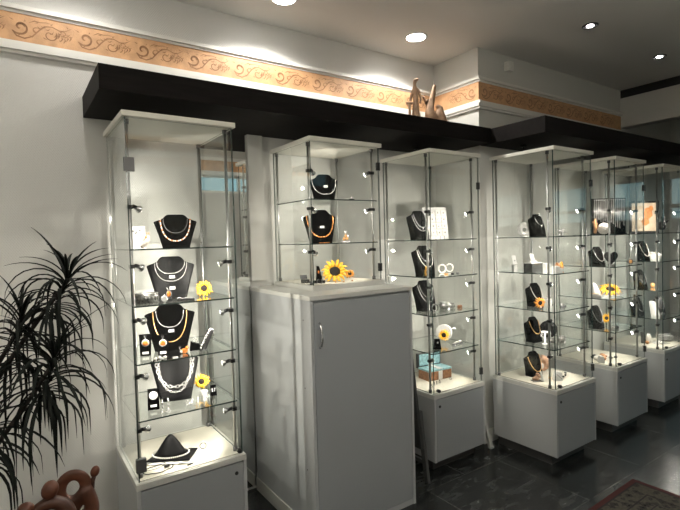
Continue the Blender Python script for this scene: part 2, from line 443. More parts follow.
downlight(.28, 2.30, .062, 'round white recessed downlight above the leftmost cabinet and the houseplant', 4, 146)
downlight(1.25, 2.30, .062, 'large round recessed downlight in the ceiling above the tall white cupboard', 16, 146)
downlight(2.21, 2.30, .062, 'large round recessed downlight above the two clay figurines', 16, 146)
downlight(3.04, 1.61, .035, 'small recessed spot in the dark ceiling, the nearer of two', 2.5, 100, False)
downlight(4.03, 1.62, .035, 'small recessed spot in the dark ceiling, the farther of two', 2.5, 100, False)
for (x, y) in ((-.6, .6), (1.3, .5), (2.6, .1)):  # extra downlights out of view, added to raise the room brightness
    downlight(x, y, .05, 'unseen ceiling downlight added to brighten the shop floor', 5, 150, group='downlights added over the shop floor')

def added_uplighter(loc, rz, label, e):  # unseen bowl lamps added to wash the ceiling with light
    t = thing('added_fill_light', label, 'fill light', loc, rz, 'fill lights added behind the viewpoint')
    b = MB(); b.box(-.05, .05, -.012, 0, -.08, .08); b.build('back_plate', M['mould'], t)
    b = MB(); b.lathe([(.03, -.05), (.09, .0), (.13, .05), (.124, .05), (.085, .004), (.03, -.04)], 28, (0, -.15, 0)); b.tube([(0, -.012, -.03), (0, -.12, -.04)], .01, 8); b.build('bowl', M['mould'], t)
    spot('added_fill_beam', (0, -.15, .03), (0, -.15, 1), e, 170, .5, .05, (1, .97, .92), t)
added_uplighter((XL, .3, 1.85), R(90), 'bowl shaped fill light added on the left or rear wall', 62)
added_uplighter((.9, YB, 1.85), R(180), 'bowl shaped fill light added on the left or rear wall', 34)

# ------------------------------------------------------------------ display cabinets
CAB = {}
def cabinet(key, label, x0, y0, w, d, shelves, lamps, ztop=2.0, zbt=.49, zb=.071, base=True, hinge=None, watts=2.0, clamp=True):
    t = thing('display_cabinet', label, 'display cabinet', (x0, y0, 0), 0, 'glass display cabinets along the wall')
    CAB[key] = (x0, y0, w, d)
    P = lambda name, m, b, bev=0: b.build(name, m, t, bevel=bev)
    if base:
        b = MB(); b.box(.035, w-.045, .06, d-.01, 0, zb); P('plinth', M['plinth'], b)
        b = MB(); b.box(0, w, .018, d, zb, zbt-.026); P('base_box', M['lam'], b, .0015)
        b = MB(); b.box(.017, w-.017, 0, .0175, zb+.004, zbt-.032); dr = P('base_door', M['lamdoor_shaded'], b, .0012)
        b = MB(); b.box(0, .0155, .001, .018, zb, zbt-.026); P('base_stile', M['lam'], b)
        b = MB(); b.box(w-.0155, w, .001, .018, zb, zbt-.026); P('base_stile', M['lam'], b)
        lx = w-.05 if key == 'A' else .045
        b = MB(); b.lathe([(.0085, 0), (.0085, .003), (.006, .0045)], 16, (lx, 0, zbt-.075), 'y'); b.build('lock', M['blk'], dr)
    b = MB(); b.box(0, w, 0, d, zbt-.0255, zbt-.006)
    b.box(0, .02, 0, d, zbt-.006, zbt); b.box(w-.02, w, 0, d, zbt-.006, zbt); b.box(.02, w-.02, 0, .02, zbt-.006, zbt); b.box(.02, w-.02, d-.02, d, zbt-.006, zbt)
    P('base_top', M['edge'], b, .001)
    b = MB(); b.box(.021, w-.021, .021, d-.021, zbt-.0055, zbt+.002); P('display_board', M['disp'], b)
    b = MB(); b.box(0, w, 0, d, ztop-.022, ztop); P('lid', M['lid'], b, .0015)
    g0, g1, q0, q1 = .012, w-.012, .012, d-.012
    zg0, zg1 = zbt+.001, ztop-.0225
    def pane(nm, a):
        b = MB(); fs = b.box(*a)
        big = sorted(fs, key=lambda f: -f.calc_area())[:2]
        for f in fs:
            if f not in big: f.material_index = 1
        return P(nm, [M['glass'], M['gedge']], b)
    door = pane('glass_door', (g0, g1, q0, q0+.005, zg0+.006, zg1-.002))
    pane('side_pane', (g0, g0+.005, q0+.007, q1, zg0, zg1)); pane('side_pane', (g1-.005, g1, q0+.007, q1, zg0, zg1))
    pane('back_pane', (g0+.006, g1-.006, q1-.005, q1, zg0, zg1))
    pr = .0068 if base else .0065
    pp = [(g0+.016, q0+.05), (g1-.016, q0+.05), (g0+.016, q1-.018), (g1-.016, q1-.018)]
    for (px, py) in pp:
        b = MB(); b.lathe([(pr, zbt), (pr, ztop-.0225)], 14, (px, py, 0)); po = P('post', M['post'], b)
        for z in (zbt+.002, ztop-.042):
            b = MB(); b.lathe([(.0105, z), (.0105, z+.019)], 14, (px, py, 0)); b.build('post_cap', M['grey'], po)
    for z in shelves:
        b = MB(); fs = b.box(g0+.011, g1-.011, q0+.014, q1-.008, z-.003, z+.003)
        big = sorted(fs, key=lambda f: -f.calc_area())[:2]
        for f in fs:
            if f not in big: f.material_index = 1
        P('shelf', [M['shelfglass'], M['gedge']], b)
    # hinges and lock of the glass door
    hx = g0-.004 if hinge == 'l' else g1-.016
    for z in (zbt+.045, ztop-.24 if base else ztop-.16):
        b = MB()
        if hinge == 'l': b.box(hx-.004, hx+.034, q0-.008, q0+.012, z, z+.055)
        else: b.lathe([(.004, 0), (.0125, .002), (.0125, .012), (.008, .016)], 14, (g1-.012, q0+.004, z+.03), 'y'); b.bbox((g1-.012, q0-.004, z+.03), (.02, .014, .045))
        b.build('hinge', M['blk'] if hinge == 'r' else M['grey'], door)
    lkx = g1-.02 if hinge == 'l' else g0+.028
    b = MB(); b.lathe([(.011, 0), (.011, .018), (.007, .022)], 16, (lkx, q0, zg0+.022), 'y'); b.build('door_lock', M['blk'], door)
    # spotlights on the two front posts
    for (side, z, pw) in lamps:
        px, py = pp[0] if side == 'l' else pp[1]
        sx = 1 if side == 'l' else -1
        b = MB()
        b.bbox((px, py, z), (.021, .021, .016), mi=0)
        b.tube([(px, py, z), (px+.02*sx, py+.003, z)], .0035, 8, mi=0)
        tgt = Vector((w/2+(.05 if key != 'A' else .16)*sx, d*.62, z-.16 if z > zbt+.3 else z-.12)); c0 = Vector((px+.022*sx, py+.003, z))
        dr_ = (tgt-c0).normalized(); rot = dr_.to_track_quat('Z', 'Y').to_matrix()
        b.lathe([(.0075, -.012), (.0085, .0), (.0085, .006)], 12, c0, mi=0, rot=rot)
        b.lathe([(.006, .004), (.010, .008), (.0155, .020), (.0165, .022), (.0165, .0235), (.0145, .0235)], 16, c0, mi=1, rot=rot)
        so = b.build('spotlight', [M['blk'], M['cup']], t)
        e = MB(); e.lathe([(.0128, .0238), (.0128, .0250), (.006, .0262)], 14, c0, rot=rot); e.build('lens', M['lens'], so)
        if pw > 0:
            p = c0+dr_*.032
            spot('spotlight_beam', p, p+dr_, watts*pw*(1.35 if key == 'A' and side == 'r' else 1), 150, .25, .008, (1, .93, .82), t)
    if clamp:
        b = MB(); b.box(w/2-.02, w/2+.02, d-.13, d-.09, ztop+.0005, ztop+.008); b.lathe([(.006, ztop+.008), (.006, S0-.0005)], 10, (w/2, d-.11, 0))
        b.box(w/2-.014, w/2+.014, d-.124, d-.096, S0-.014, S0-.0005)
        P('top_bracket', M['blk'], b)
    return t

SH = [1.444, 1.21, .972, .736]
LM = lambda side: [(side, 1.62, 1), (side, 1.375, 1), (side, 1.15, 1), (side, .915, 1), (side, .69, .42)]
W = 1.0
cabinet('A', 'leftmost glass display cabinet on a white base, door hinged at left', .373, 2.05, .474, .466, SH, LM('l')+LM('r')[1:], hinge='l', watts=2.8)
cabinet('K', 'short glass case standing on top of the tall white cupboard', 1.271, 2.118, .478, .45, [1.678, 1.443], [('l', 1.83, 1), ('l', 1.63, 1), ('l', 1.40, .55), ('r', 1.84, 1), ('r', 1.63, 1), ('r', 1.40, .55)], zbt=1.2255, base=False, hinge='r', watts=1.3)
cabinet('D', 'third glass display cabinet, right of the tall white cupboard, below the figurines', 2.091, 2.083, .469, .469, SH, LM('l')+LM('r'), hinge='r', watts=1.5)
cabinet('E', 'fourth glass display cabinet from the left, the one nearest the rug', 2.73, 1.674, .46, .475, SH, LM('l')+LM('r'), hinge='r', watts=1.5)
cabinet('F', 'fifth glass display cabinet, second from the right end of the row', 3.526, 1.696, .463, .48, SH, LM('l')+LM('r'), hinge='r', watts=1.5)
cabinet('G', 'rightmost glass display cabinet, cut off at the right edge of the photo', 4.313, 1.708, .47, .48, SH, LM('l')+LM('r'), hinge='r', watts=1.5)

# the tall white cupboard under the short case
cx0, cy0, cw, cd, ch = 1.137, 1.927, .64, .673, 1.20
t = thing('tall_cupboard', 'tall plain white one-door cupboard carrying the short glass case', 'cupboard', (cx0, cy0, 0))
b = MB(); b.box(0, cw, .02, cd, .0, ch-.022); b.build('body', M['lam'], t, bevel=.0015)
b = MB(); b.box(-.004, cw+.004, -.002, cd, ch-.0215, ch); b.build('top_board', M['edge'], t, bevel=.0015)
b = MB(); b.box(0, .016, .0, .0195, .0, ch-.0225); b.box(cw-.016, cw, .0, .0195, .0, ch-.0225); b.box(.017, cw-.017, .004, .0195, 0, .03); b.build('front_stile', M['lam'], t)
b = MB(); b.box(.019, cw-.019, .0, .019, .033, ch-.034); dr = b.build('door', M['lamdoor_shaded'], t, bevel=.0015)
b = MB(); hp = [(.048, -.001, ch-.13), (.048, -.014, ch-.142), (.048, -.021, ch-.165), (.048, -.023, ch-.19), (.048, -.021, ch-.215), (.048, -.014, ch-.238), (.048, -.001, ch-.25)]
b.tube(hp, .0055, 10); b.build('handle', M['chrome'], dr)
b = MB(); b.box(-.006, -.0005, .03, cd-.002, 0, .075); b.build('skirting', M['edge'], t)
b = MB()
for z in (.35, .75, 1.08): b.lathe([(.004, 0), (.004, .0012)], 10, (-.0005, .07, z), 'x')
b.build('screw_cap', M['grey'], t)

# folded grey board between the cupboard and the third cabinet
t = thing('folding_stand', 'folded dark grey stand leaning between white cupboard and glass cabinet', 'stand', (1.96, 2.03, 0))
b = MB()
tl = math.atan2(.115, .93)
def slab(b, y0, y1, z0, z1, th, off=0, mi=0):
    for_ = b.box(-th/2, th/2, y0, y1, z0, z1, mi)
    for v in {v for f in for_ for v in f.verts}:
        x, z = v.co.x+off, v.co.z
        v.co.x = x - z*math.tan(tl); v.co.z = z
slab(b, 0, .30, .22, .93, .022); b.build('board', M['dgrey'], t, bevel=.004)
b = MB(); slab(b, .0, .03, .0, .45, .02, .022); b.build('leg', M['grey'], t)
b = MB(); slab(b, .27, .30, .0, .45, .02, .022); b.build('leg', M['grey'], t)
b = MB(); slab(b, .0305, .2695, .12, .14, .014, .022); b.build('crossbar', M['grey'], t)

# narrow white slat beside the third cabinet
t = thing('leaning_slat', 'narrow white slat leaning behind the third glass cabinet by the wall corner', 'slat', (2.66, 2.12, 0))
b = MB(); b.prism([(-.10, .30), (-.085, .31), (.018, .0), (-.014, .0)], -.01, .01, lambda u, v, w: (u, w, v)); b.build('slat', M['edge'], t)
b = MB(); b.box(-.016, .019, -.012, .012, 0, .012); b.build('foot', M['lam'], t)

# ------------------------------------------------------------------ rug
t = thing('persian_rug', 'patterned grey and red bordered rug at the bottom right of the floor', 'rug', (1.35, .2, 0), R(1.5))
def rect_ring(b, x0, x1, y0, y1, wd, z, mi):
    b.box(x0, x1, y0, y0+wd, 0, z, mi); b.box(x0, x1, y1-wd, y1, 0, z, mi)
    b.box(x0, x0+wd, y0+wd, y1-wd, 0, z, mi); b.box(x1-wd, x1, y0+wd, y1-wd, 0, z, mi)
RX, RY = 1.64, 1.10
b = MB(); rect_ring(b, 0, RX, 0, RY, .028, .0080, 0); b.build('red_binding', M['rugr'], t)
b = MB(); rect_ring(b, .0285, RX-.0285, .0285, RY-.0285, .008, .0082, 0); rect_ring(b, .125, RX-.125, .125, RY-.125, .007, .0090, 0); rect_ring(b, .20, RX-.20, .20, RY-.20, .006, .0090, 0); b.build('dark_line', M['rugd'], t)
b = MB(); b.box(.037, RX-.037, .037, RY-.037, 0, .0084); fld = b.build('field', M['rug'], t)

# ------------------------------------------------------------------ figures made of clay
def skin(name, verts, edges, m, parent, sub=2, loc=(0,0,0)):
    me = bpy.data.meshes.new(name); me.from_pydata([v[:3] for v in verts], edges, []); me.update()
    o = bpy.data.objects.new(name, me); COL.objects.link(o); o.parent = parent; o.location = loc
    md = o.modifiers.new('skin', 'SKIN')
    for i, v in enumerate(verts):
        s = me.skin_vertices[0].data[i]; s.radius = (v[3], v[4] if len(v) > 4 else v[3]); s.use_root = (i == 0)
    md.use_smooth_shade = True
    s = o.modifiers.new('sub', 'SUBSURF'); s.levels = sub; s.render_levels = sub
    me.materials.append(m)
    return o

# side table that carries the terracotta sculptures (below the frame)
tt = thing('side_table', 'round dark side table under the terracotta sculptures', 'table', (.06, 1.50, 0))
b = MB(); b.lathe([(.125, .64), (.13, .645), (.13, .66), (.125, .665)], 40); b.build('table_top', M['soffit'], tt)
b = MB(); b.lathe([(.03, .02), (.025, .3), (.035, .6395)], 16); b.build('pedestal', M['soffit'], tt)
b = MB(); b.lathe([(.14, 0), (.14, .012), (.03, .0205)], 30); b.build('foot', M['soffit'], tt)
ZT = .665
# left sculpture: two rounded heads leaning over one hollow body
t = thing('terracotta_sculpture', 'dark terracotta sculpture of two round-headed figures embracing', 'sculpture', (.046, 1.47, ZT), R(-4)); t.scale = (.85, .85, .85)
cv = [(.0, 0, .012, .045, .035), (-.055, 0, .03, .035, .03), (-.075, 0, .075, .028), (-.055, 0, .115, .024), (-.02, 0, .135, .02), (.012, 0, .155, .024), (.05, 0, .125, .026), (.062, 0, .07, .028), (.045, 0, .025, .034, .03)]
skin('body', cv, [(0,1),(1,2),(2,3),(3,4),(4,5),(5,6),(6,7),(7,8),(8,0)], M['terrad'], t)
b = MB(); b.ball((-.055, -.004, .145), .024, 20, sc=(1, .95, .92)); b.build('head', M['terra'], t)
b = MB(); b.ball((.010, -.004, .188), .026, 20, sc=(.92, .92, 1.12), rot=Matrix.Rotation(R(20), 3, 'Y')); b.build('head', M['terra'], t)
# right sculpture: ring-shaped body with a small egg head
t = thing('terracotta_sculpture', 'red brown terracotta figure with a big round hole and tiny head', 'sculpture', (.129, 1.56, ZT), R(-6)); t.scale = (.82, .82, .82)
vs = []; N = 12
for i in range(N):
    a = 2*PI*i/N; rx, rz = .042, .052
    th = .0125 + .012*max(0, -math.sin(a+.5))
    vs.append((-.018+rx*math.cos(a)*1.0, 0, .125+rz*math.sin(a), th, .022))
k = len(vs)
vs += [(.030, 0, .10, .030, .026), (.040, 0, .045, .038, .032), (.030, 0, .012, .046, .036), (-.03, 0, .02, .030, .03)]
ed = [(i, (i+1) % N) for i in range(N)] + [(11, k), (k, k+1), (k+1, k+2), (k+2, k+3), (k+3, 9)]
skin('body', vs, ed, M['terra'], t)
b = MB(); b.tube([(.036, 0, .115), (.043, 0, .138), (.048, 0, .152)], [.013, .008, .007], 12); b.build('neck', M['terrad'], t)
b = MB(); b.ball((.052, 0, .170), .0165, 18, sc=(.9, .85, 1.25), rot=Matrix.Rotation(R(18), 3, 'Y')); b.build('head', M['terra'], t)

# two clay figures standing on the black board
t = thing('clay_figurine', 'slim carved clay figure standing upright on the black board', 'figurine', (2.155, 2.26, S1), R(-40))
skin('body', [(0, 0, .115, .020), (.003, 0, .165, .022, .018), (.0, 0, .215, .021, .017), (-.004, 0, .250, .010), (-.002, -.004, .275, .017, .016), (-.018, 0, .20, .012), (-.034, -.01, .15, .008), (-.030, -.02, .115, .007),
              (.022, 0, .205, .012), (.036, -.004, .16, .009), (.026, -.018, .125, .007), (-.012, 0, .06, .015), (-.014, 0, .004, .013), (.016, -.006, .06, .015), (.022, -.004, .004, .014), (.022, -.006, .284, .007)],
     [(0,1),(1,2),(2,3),(3,4),(2,5),(5,6),(6,7),(2,8),(8,9),(9,10),(0,11),(11,12),(0,13),(13,14),(4,15)], M['claybr'], t, 1)
b = MB(); b.bbox((-.038, -.02, .062), (.016, .018, .124)); b.bbox((-.038, -.02, .13), (.042, .024, .012)); b.build('pillar', M['claybr'], t, bevel=.003)
b = MB(); b.box(-.05, .045, -.035, .025, 0, .006); b.build('foot_plate', M['claybr'], t)
t = thing('clay_figurine', 'crouching carved clay figure with one limb raised on the black board', 'figurine', (2.275, 2.235, S1), R(-40)); t.scale = (1.15, 1.15, 1.15)
skin('body', [(0, 0, .045, .036, .034), (-.012, 0, .09, .026), (-.004, 0, .125, .020), (.006, 0, .165, .016), (.014, 0, .205, .013, .012), (.018, 0, .228, .010), (-.034, 0, .135, .010), (-.05, -.01, .165, .008),
              (.035, 0, .06, .024), (.045, 0, .095, .018), (.02, -.01, .11, .013), (.062, 0, .022, .024), (.082, 0, .012, .014), (-.03, -.01, .02, .022)],
     [(0,1),(1,2),(2,3),(3,4),(4,5),(2,6),(6,7),(0,8),(8,9),(9,10),(8,11),(11,12),(0,13)], M['claybr'], t, 1)
b = MB(); b.box(-.055, .095, -.03, .03, 0, .006); b.build('foot_plate', M['claybr'], t)

# ------------------------------------------------------------------ houseplant
t = thing('dracaena_plant', 'dark spiky dracaena houseplant with drooping narrow leaves at the left edge', 'plant', (-.42, 1.62, 0))
b = MB(); b.lathe([(.11, 0), (.15, .26), (.16, .28), (.165, .30), (.15, .30), (.14, .27), (.02, .265)], 32); b.build('pot', M['terrad'], t)
b = MB(); b.lathe([(.142, .262), (.138, .275), (.01, .28)], 24); b.build('soil', M['street'], t)
def leaf(b, base, dirh, elev, L, w, droop):
    # curve: starts along elev, gravity bends it
    n = 9; p = Vector(base); a = elev; seg = L/n; d = Vector((math.cos(dirh), math.sin(dirh), 0)); side = Vector((-math.sin(dirh), math.cos(dirh), 0))
    prev = None
    for i in range(n+1):
        tt_ = i/n
        ww = w*(.55+.9*tt_ if tt_ < .35 else (.865*(1-((tt_-.35)/.65)**1.6)))
        up_ = Vector((-math.sin(a)*math.cos(dirh), -math.sin(a)*math.sin(dirh), math.cos(a)))
        pts = [p-side*ww/2+up_*ww*.18, p-up_*ww*.1, p+side*ww/2+up_*ww*.18]
        vs_ = [b.bm.verts.new(q) for q in pts]
        if prev:
            for k in (0, 1):
                f = b.bm.faces.new((prev[k], prev[k+1], vs_[k+1], vs_[k])); f.smooth = True
        prev = vs_
        p = p + (d*math.cos(a)+Vector((0,0,1))*math.sin(a))*seg
        a -= droop*seg/L*(1.35-.5*tt_)
        a = max(a, -PI/2+.03)
def crown(c, n, L, axis, seed, up_frac=.12):
    rnd = random.Random(seed); b = MB()
    for i in range(n):
        tt_ = i/n
        base = Vector(c)+Vector(axis)*(-.10+.12*tt_)
        a = i*2.399+rnd.uniform(-.3, .3)
        el = R(-20+95*tt_**.9)+rnd.uniform(-.2, .2)
        leaf(b, base, a, el, L*rnd.uniform(.72, 1.05)*(1 if tt_ < .85 else .72), rnd.uniform(.0085, .0125), rnd.uniform(1.5, 2.6)*(1 if tt_ < .8 else .45))
    o = b.build('foliage', M['leaf'], t, loc=(.42, -1.62, 0))
    sm = o.modifiers.new('thick', 'SOLIDIFY'); sm.thickness = .0006
crowns = [((.117, 1.50, 1.365), 66, .215, (.45, 0, .89)), ((.008, 1.52, 1.255), 50, .22, (.3, 0, .95)), ((.075, 1.44, 1.165), 66, .235, (.3, 0, .95)), ((-.085, 1.48, 1.02), 64, .25, (.1, .1, .98)), ((-.22, 1.62, 1.30), 30, .24, (-.2, 0, .95))]
for i, (c, n, L, ax) in enumerate(crowns): crown(c, n, L, ax, 20+i)
for i, (c, n, L, ax) in enumerate(crowns):
    p0 = Vector((-.44+.03*i, 1.60+.02*(i % 3), .26)); p3 = Vector(c)+Vector(ax)*.01
    p1 = Vector((-.30+.02*i, 1.58, .75)); p2 = p3-Vector(ax)*.22+Vector((-.05, 0, 0))
    pts = []
    for k in range(15):
        u = k/14; pts.append(p0*(1-u)**3+p1*3*u*(1-u)**2+p2*3*u*u*(1-u)+p3*u**3)
    b = MB(); b.tube(pts, [.009-.004*k/14 for k in range(15)], 8); b.build('cane', M['cane'], t, loc=(.42, -1.62, 0))

# ------------------------------------------------------------------ jewellery and stands
def bust(pos, w, h, rz, label, m, lean=.30, group='necklace busts in the cabinets'):
    x, y, z = pos
    t = thing('necklace_bust', label, 'jewelry bust', (x, y, z), rz, group)
    prof = [(0, .31), (.12, .335), (.25, .365), (.4, .40), (.55, .44), (.68, .475), (.775, .5), (.80, .47), (.84, .37), (.885, .285), (.92, .262), (.955, .235), (.985, .20), (1, .165)]
    NX = 12
    def S(u, tt_):      # u in [-1,1] of half width at tt_
        for (a, wa), (c, wb) in zip(prof[:-1], prof[1:]):
            if a <= tt_ <= c: hw = wa+(wb-wa)*(tt_-a)/(c-a); break
        X = u*hw*w
        bul = .17*w*(1-(X/(.5*w))**2)*(.55+.45*math.sin(PI*min(1, tt_*.9)))
        return Vector((X, -bul+lean*h*tt_-.02, tt_*h))
    def Sx(X, tt_):
        bul = .17*w*(1-(X/(.5*w))**2)*(.55+.45*math.sin(PI*min(1, tt_*.9)))
        return Vector((X, -bul+lean*h*tt_-.02, tt_*h))
    b = MB(); F = []; Bk = []
    for tt_, hw in prof:
        F.append([S(-1+2*i/NX, tt_) for i in range(NX+1)])
    TH = .010
    rings = []
    for r in F:
        back = [Vector((p.x, r[0].y+TH+.055*max(0, 1-p.z/(.78*h))**.8, p.z)) for p in reversed(r)]
        rings.append(r+back)
    b.rings(rings, True, True, 0, True); b.build('bust_form', m, t, bevel=0)
    b = MB(); b.bbox((0, lean*h*.3-.02+TH+.043, .25*h), (.05, .002, .02)); b.build('back_label', M['grey'], t)
    t['_w'] = w; 
    return t, Sx, w, h

def necklace(B, label, m, ttop, tlow, hw, kind='tube', r=.0014, m2=None, group=None, tagcard=None, pendant=None, sep=.0):
    t, Sx, w, h = B
    loc = t.location.copy(); rz = t.rotation_euler.z
    N = 40; pts = []
    for i in range(N+1):
        s_ = -1+2*i/N
        X = hw*w*math.sin(s_*PI/2)*1.0
        tt_ = tlow+(ttop-tlow)*(1-math.cos(abs(s_)*PI/2))**1.15
        p = Sx(X, tt_); p.y -= r+.0012+sep; pts.append(p)
    root = thing('necklace', label, 'necklace', loc, rz, group)
    b = MB()
    if kind == 'tube': b.tube(pts, r, 6); b.build('chain', m, root)
    else:
        # resample evenly
        L = [0]
        for a, c in zip(pts[:-1], pts[1:]): L.append(L[-1]+(c-a).length)
        n = int(L[-1]/(r*2.05)); k = 0; mats = [m, m2 or m]
        for i in range(n+1):
            d = L[-1]*i/n
            while k < N-1 and L[k+1] < d: k += 1
            f = (d-L[k])/(L[k+1]-L[k]+1e-9); p = pts[k].lerp(pts[k+1], f); tg = (pts[k+1]-pts[k]).normalized()
            if kind == 'beads': b.ball(p, r, 8, mi=(1 if (i % 3 == 1 and m2) else 0))
            elif kind == 'nugget': b.ball(p+Vector((random.uniform(-1, 1), 0, random.uniform(-1, 1)))*r*.35, r*random.uniform(.85, 1.35), 7, mi=(i % 2), sc=(1, .9, random.uniform(.8, 1.2)))
            elif kind == 'link':
                up_ = Vector((0, -1, 0)); sd = tg.cross(up_).normalized(); q = sd if i % 2 else up_
                ring = [p+tg*math.cos(2*PI*j/12)*r*1.5+q*math.sin(2*PI*j/12)*r*.85 for j in range(12)]
                b.tube(ring, r*.22, 5, closed=True)
        b.build('chain' if kind == 'link' else 'bead_string', mats, root)
    if tagcard is not None:
        p = Sx(0.004, tagcard); q = MB(); q.bbox((p.x, p.y-.004, p.z), (.024, .0012, .013)); q.build('price_tag', M['white'], root)
    if pendant:
        p = pts[N//2]; q = MB(); q.ball((p.x, p.y-.002, p.z-pendant[0]*1.1), pendant[0], 12, sc=(.8, .4, 1.15)); q.build('pendant', pendant[1], root)
    return root

def sunflower(pos, rad, rz, label, tilt=0, pm='petal', zc=None, back=True, vase=False, stemm=True):
    x, y, z = pos
    t = thing('sunflower', label, 'flower', pos, rz, 'artificial sunflower heads in the cabinets')
    zc = rad*.93 if zc is None else zc
    Rt = Matrix.Rotation(tilt, 3, 'X')
    b = MB(); rnd = random.Random(int(x*1000)+int(y*777))
    for layer, (n, rl, off) in enumerate(((15, 1.0, 0), (13, .84, .2))):
        for i in range(n):
            a = 2*PI*i/n+off+rnd.uniform(-.06, .06); L = rad*rl*rnd.uniform(.80, 1.04); wd = rad*.19
            d = Vector((math.cos(a), 0, math.sin(a))); s_ = Vector((-math.sin(a), 0, math.cos(a))); out = Vector((0, -1, 0))
            r0 = rad*.30; st = []
            for u, ww, o in ((0, .5, .02), (.3, .95, .12), (.6, .95, .16), (.85, .5, .04), (1, .05, -.10)):
                c = d*(r0+(L-r0)*u)+out*(o*rad-layer*-.03*rad*(1-u))
                st.append((c-s_*wd*ww/2, c+out*rad*.03, c+s_*wd*ww/2))
            pv = None
            for q in st:
                q = [Rt @ k+Vector((0, 0, zc)) for k in q]
                for k in q:
                    if k.z < .003: k.y -= (.003-k.z)*.8; k.z = .003+.0004*(i % 3)
                vs_ = [b.bm.verts.new(k) for k in q]
                if pv:
                    for j in (0, 1):
                        f = b.bm.faces.new((pv[j], pv[j+1], vs_[j+1], vs_[j])); f.smooth = True
                pv = vs_
    o = b.build('petals', M[pm], t); sm = o.modifiers.new('thick', 'SOLIDIFY'); sm.thickness = .0012; sm.offset = 0
    b = MB(); b.lathe([(rad*.36, -.002), (rad*.38, rad*.06), (rad*.30, rad*.14), (rad*.1, rad*.16)], 18, (0, 0, 0), 'y')
    for v in b.bm.verts: v.co = Rt @ v.co+Vector((0, 0, zc))
    b.build('seed_disc', M['seed'], t)
    if stemm:
        p0 = Rt @ Vector((0, .003, 0))+Vector((0, 0, zc))
        b = MB(); b.tube([p0, p0+Vector((0, .012, -zc*.4)), (p0.x, p0.y+.016, .0025)], .0022, 7); b.build('stem', M['stem'], t)
    return t

def pendant_stand(pos, w, h, rz, label, pm, pr=.012, m='blkfab', tagc=True):
    t = thing('pendant_stand', label, 'jewelry stand', pos, rz, 'small black pendant stands')
    b = MB(); b.prism([(-w*.42, 0), (w*.42, 0), (w*.5, h), (-w*.5, h)], 0, .006, lambda u, v, q: (u, q+v*.22, v)); b.build('easel_board', M[m], t)
    b = MB(); b.prism([(h*.22*.8+.007, h*.8), (h*.22*.8+.010, h*.8), (h*.5, 0), (h*.46, 0)], -.006, .006, lambda u, v, q: (q, u, v)); b.build('rear_leg', M['blk'], t)
    zc = h*.60; yc = zc*.22
    b = MB(); b.lathe([(pr*1.25, 0), (pr*1.3, .002), (pr, .003)], 18, (0, yc-.001, zc), 'y', mi=0); b.lathe([(pr, .001), (pr*.95, .005), (pr*.4, .007)], 18, (0, yc-.001, zc), 'y', mi=1)
    b.tube([(0, yc-.002, zc+pr*1.2), (-.004, yc+.004, h*.95), (.004, yc+.006, h*.95), (.0005, yc-.002, zc+pr*1.2)], .0007, 5, mi=0)
    b.build('pendant', [M['silver'], M[pm]], t)
    if tagc:
        b = MB(); b.bbox((0, h*.14*.22-.0025, h*.14), (w*.5, .001, h*.12)); b.build('price_tag', M['white'], t)
    return t

def single(name, label, cat, b, mats, pos, rz=0, group=None, bevel=0):
    o = b.build(name, mats, None, pos, rz, bevel); return tag(o, label, cat, group)

def ring_item(pos, r, label, rz=0, m='silver', stone='white', group='small finger rings'):
    t = thing('finger_ring', label, 'ring', pos, rz, group)
    b = MB(); b.tube([(r*math.cos(2*PI*k/18), 0, r+.0015+r*math.sin(2*PI*k/18)) for k in range(18)], .0016, 6, closed=True); b.build('band', M[m], t)
    b = MB(); b.ball((0, 0, 2*r+.004), r*.42, 10); b.build('stone', M[stone], t)
    return t

def bangle(pos, r, h, label, m='oldsilver', rz=0, group=None, stone=True):
    t = thing('bangle', label, 'bracelet', pos, rz, group)
    b = MB(); n = 30
    b.lathe([(r, 0), (r, h), (r-.002, h), (r-.002, 0)], n)
    for zz in (.001, h-.001): b.tube([(r*math.cos(2*PI*k/n), r*math.sin(2*PI*k/n), zz) for k in range(n)], .0016, 6, closed=True)
    for k in range(20):
        a = 2*PI*k/20; b.ball((r*math.cos(a), r*math.sin(a), h*.5), h*.17, 7, sc=(.8, .8, 1.3))
    b.build('cuff_band', M[m], t)
    return t

def up_bangle(pos, r, wdt, label, m='silver', rz=0, group=None):
    t = thing('bangle', label, 'bracelet', pos, rz, group)
    b = MB(); n = 28
    b.tube([(r*math.cos(2*PI*k/n), 0, r+wdt+r*math.sin(2*PI*k/n)*1.12+.002) for k in range(n)], wdt, 8, closed=True); b.build('hoop', M[m], t)
    return t

SA = [', top shelf of the leftmost cabinet']
def px(n): return POS[n][:3]
POS = {
'A_card':(0.466,2.340,1.447),'A_cat':(0.485,2.250,1.447),'A_bust1':(0.622,2.250,1.447),'A_ring1':(0.723,2.230,1.447),
'A_cuff':(0.464,2.180,1.213),'A_watch':(0.530,2.135,1.213),'A_bust2':(0.598,2.270,1.213),'A_rabbit':(0.555,2.180,1.213),'A_flat':(0.605,2.150,1.213),'A_sun2':(0.735,2.230,1.213),
}
# ---- leftmost cabinet (A)
rA = R(-15)
